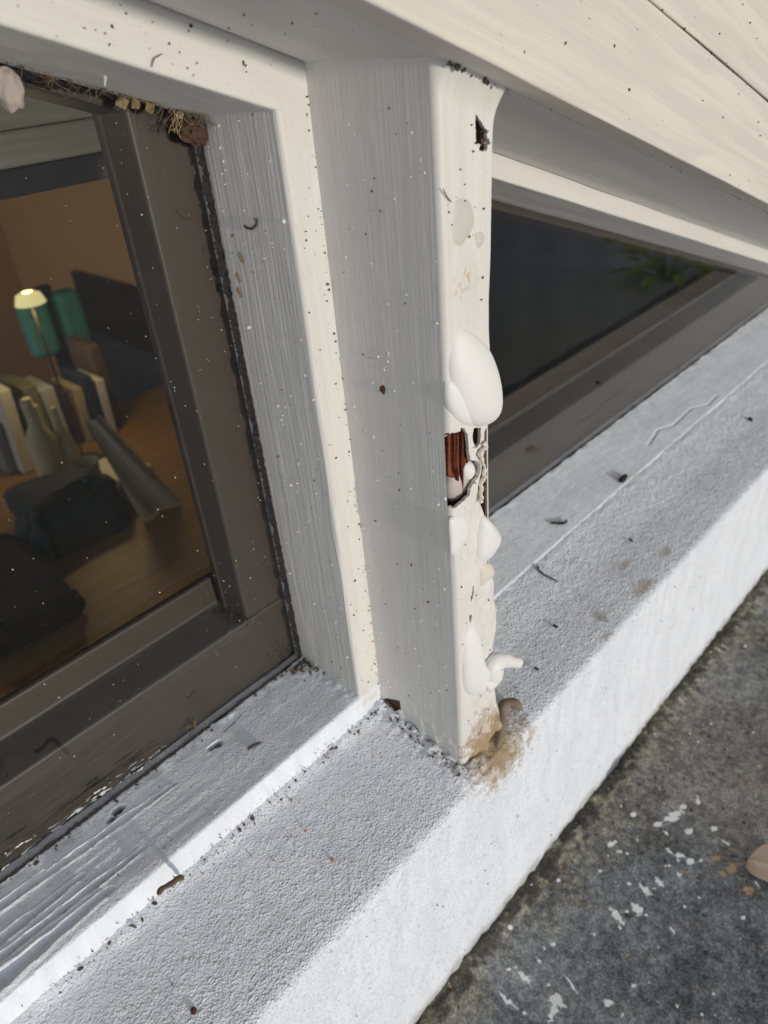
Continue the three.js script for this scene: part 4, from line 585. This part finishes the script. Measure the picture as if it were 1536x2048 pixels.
  for (const [u, v, w, h, c, l] of [[15, 800, 0.05, 0.09, [0.34, 0.3, 0.28], 'grey pot on the desk at the back'], [120, 790, 0.035, 0.12, [0.3, 0.26, 0.14], 'ochre vase on the desk near the slim bottle'], [240, 905, 0.03, 0.05, [0.03, 0.05, 0.055], 'small dark cup on the desk beside the bag']]) { const p = put(u, v, -1.25); latheAt('pot', l, 'pot', [[0, 0], [w * 0.7, 0], [w, h * 0.4], [w * 0.8, h * 0.8], [w * 0.9, h], [w * 0.82, h], [w * 0.7, h * 0.8], [0, h * 0.7]], V3(p.x, -0.62, p.z), std({ color: lin(...c), roughness: 0.6 })); }
  { const cols = [['grey', [0.2, 0.2, 0.2]], ['cream', [0.5, 0.46, 0.34]], ['black', [0.02, 0.02, 0.022]], ['olive', [0.16, 0.15, 0.07]], ['pale grey', [0.4, 0.39, 0.37]], ['maroon', [0.08, 0.03, 0.025]], ['beige', [0.38, 0.3, 0.18]], ['navy', [0.02, 0.03, 0.06]], ['white', [0.62, 0.6, 0.55]], ['brown', [0.12, 0.07, 0.04]]], p = put(40, 740, -1.62), r = rng(66); let x = p.x - 0.12;
    cols.forEach(([n, c]) => { const w = 0.018 + 0.02 * r(), h = 0.13 + 0.1 * r(), g = new RoundedBoxGeometry(w, h, 0.13, 2, 0.003); g.rotateZ((r() - 0.5) * 0.12); g.translate(x + w / 2, -0.62 + h / 2 + 0.003, p.z - 0.05 * r()); x += w + 0.006; tag(mesh('book', g, std({ color: lin(...c), roughness: 0.7 })), n + ' book standing in the row at the back of the desk', 'book', 'books on the desk'); }); }
  const bw = onY(172, 1010, -0.6); latheAt('bowl', 'dark brown bowl on the desk in front of the bag', 'bowl', [[0, 0], [0.05, 0.002], [0.09, 0.03], [0.1, 0.045], [0.096, 0.045], [0.086, 0.032], [0.046, 0.008], [0, 0.006]], V3(bw.x, -0.62, bw.z), std({ color: lin(0.04, 0.022, 0.016), roughness: 0.4 }));
  const fk = onY(40, 1180, -0.6); { const g = rough(rough(new RoundedBoxGeometry(0.24, 0.07, 0.3, 8, 0.03), 0.03, 12, 1), 0.01, 40, 2); g.translate(fk.x - 0.06, -0.59, fk.z); tag(mesh('folded_jumper', g, std({ color: lin(0.014, 0.015, 0.014), roughness: 1 })), 'black folded jumper on the desk close to the glass', 'jumper'); }
  const st = onY(45, 1370, -0.61); { const g = new RoundedBoxGeometry(0.16, 0.02, 0.02, 2, 0.004); g.rotateY(-0.9); g.translate(st.x - 0.03, -0.609, st.z); tag(mesh('wooden_ruler', g, std({ color: lin(0.3, 0.12, 0.04), roughness: 0.6 })), 'orange wooden stick on the desk close to the sill', 'stick'); }
}
renderer.render(scene, camera);
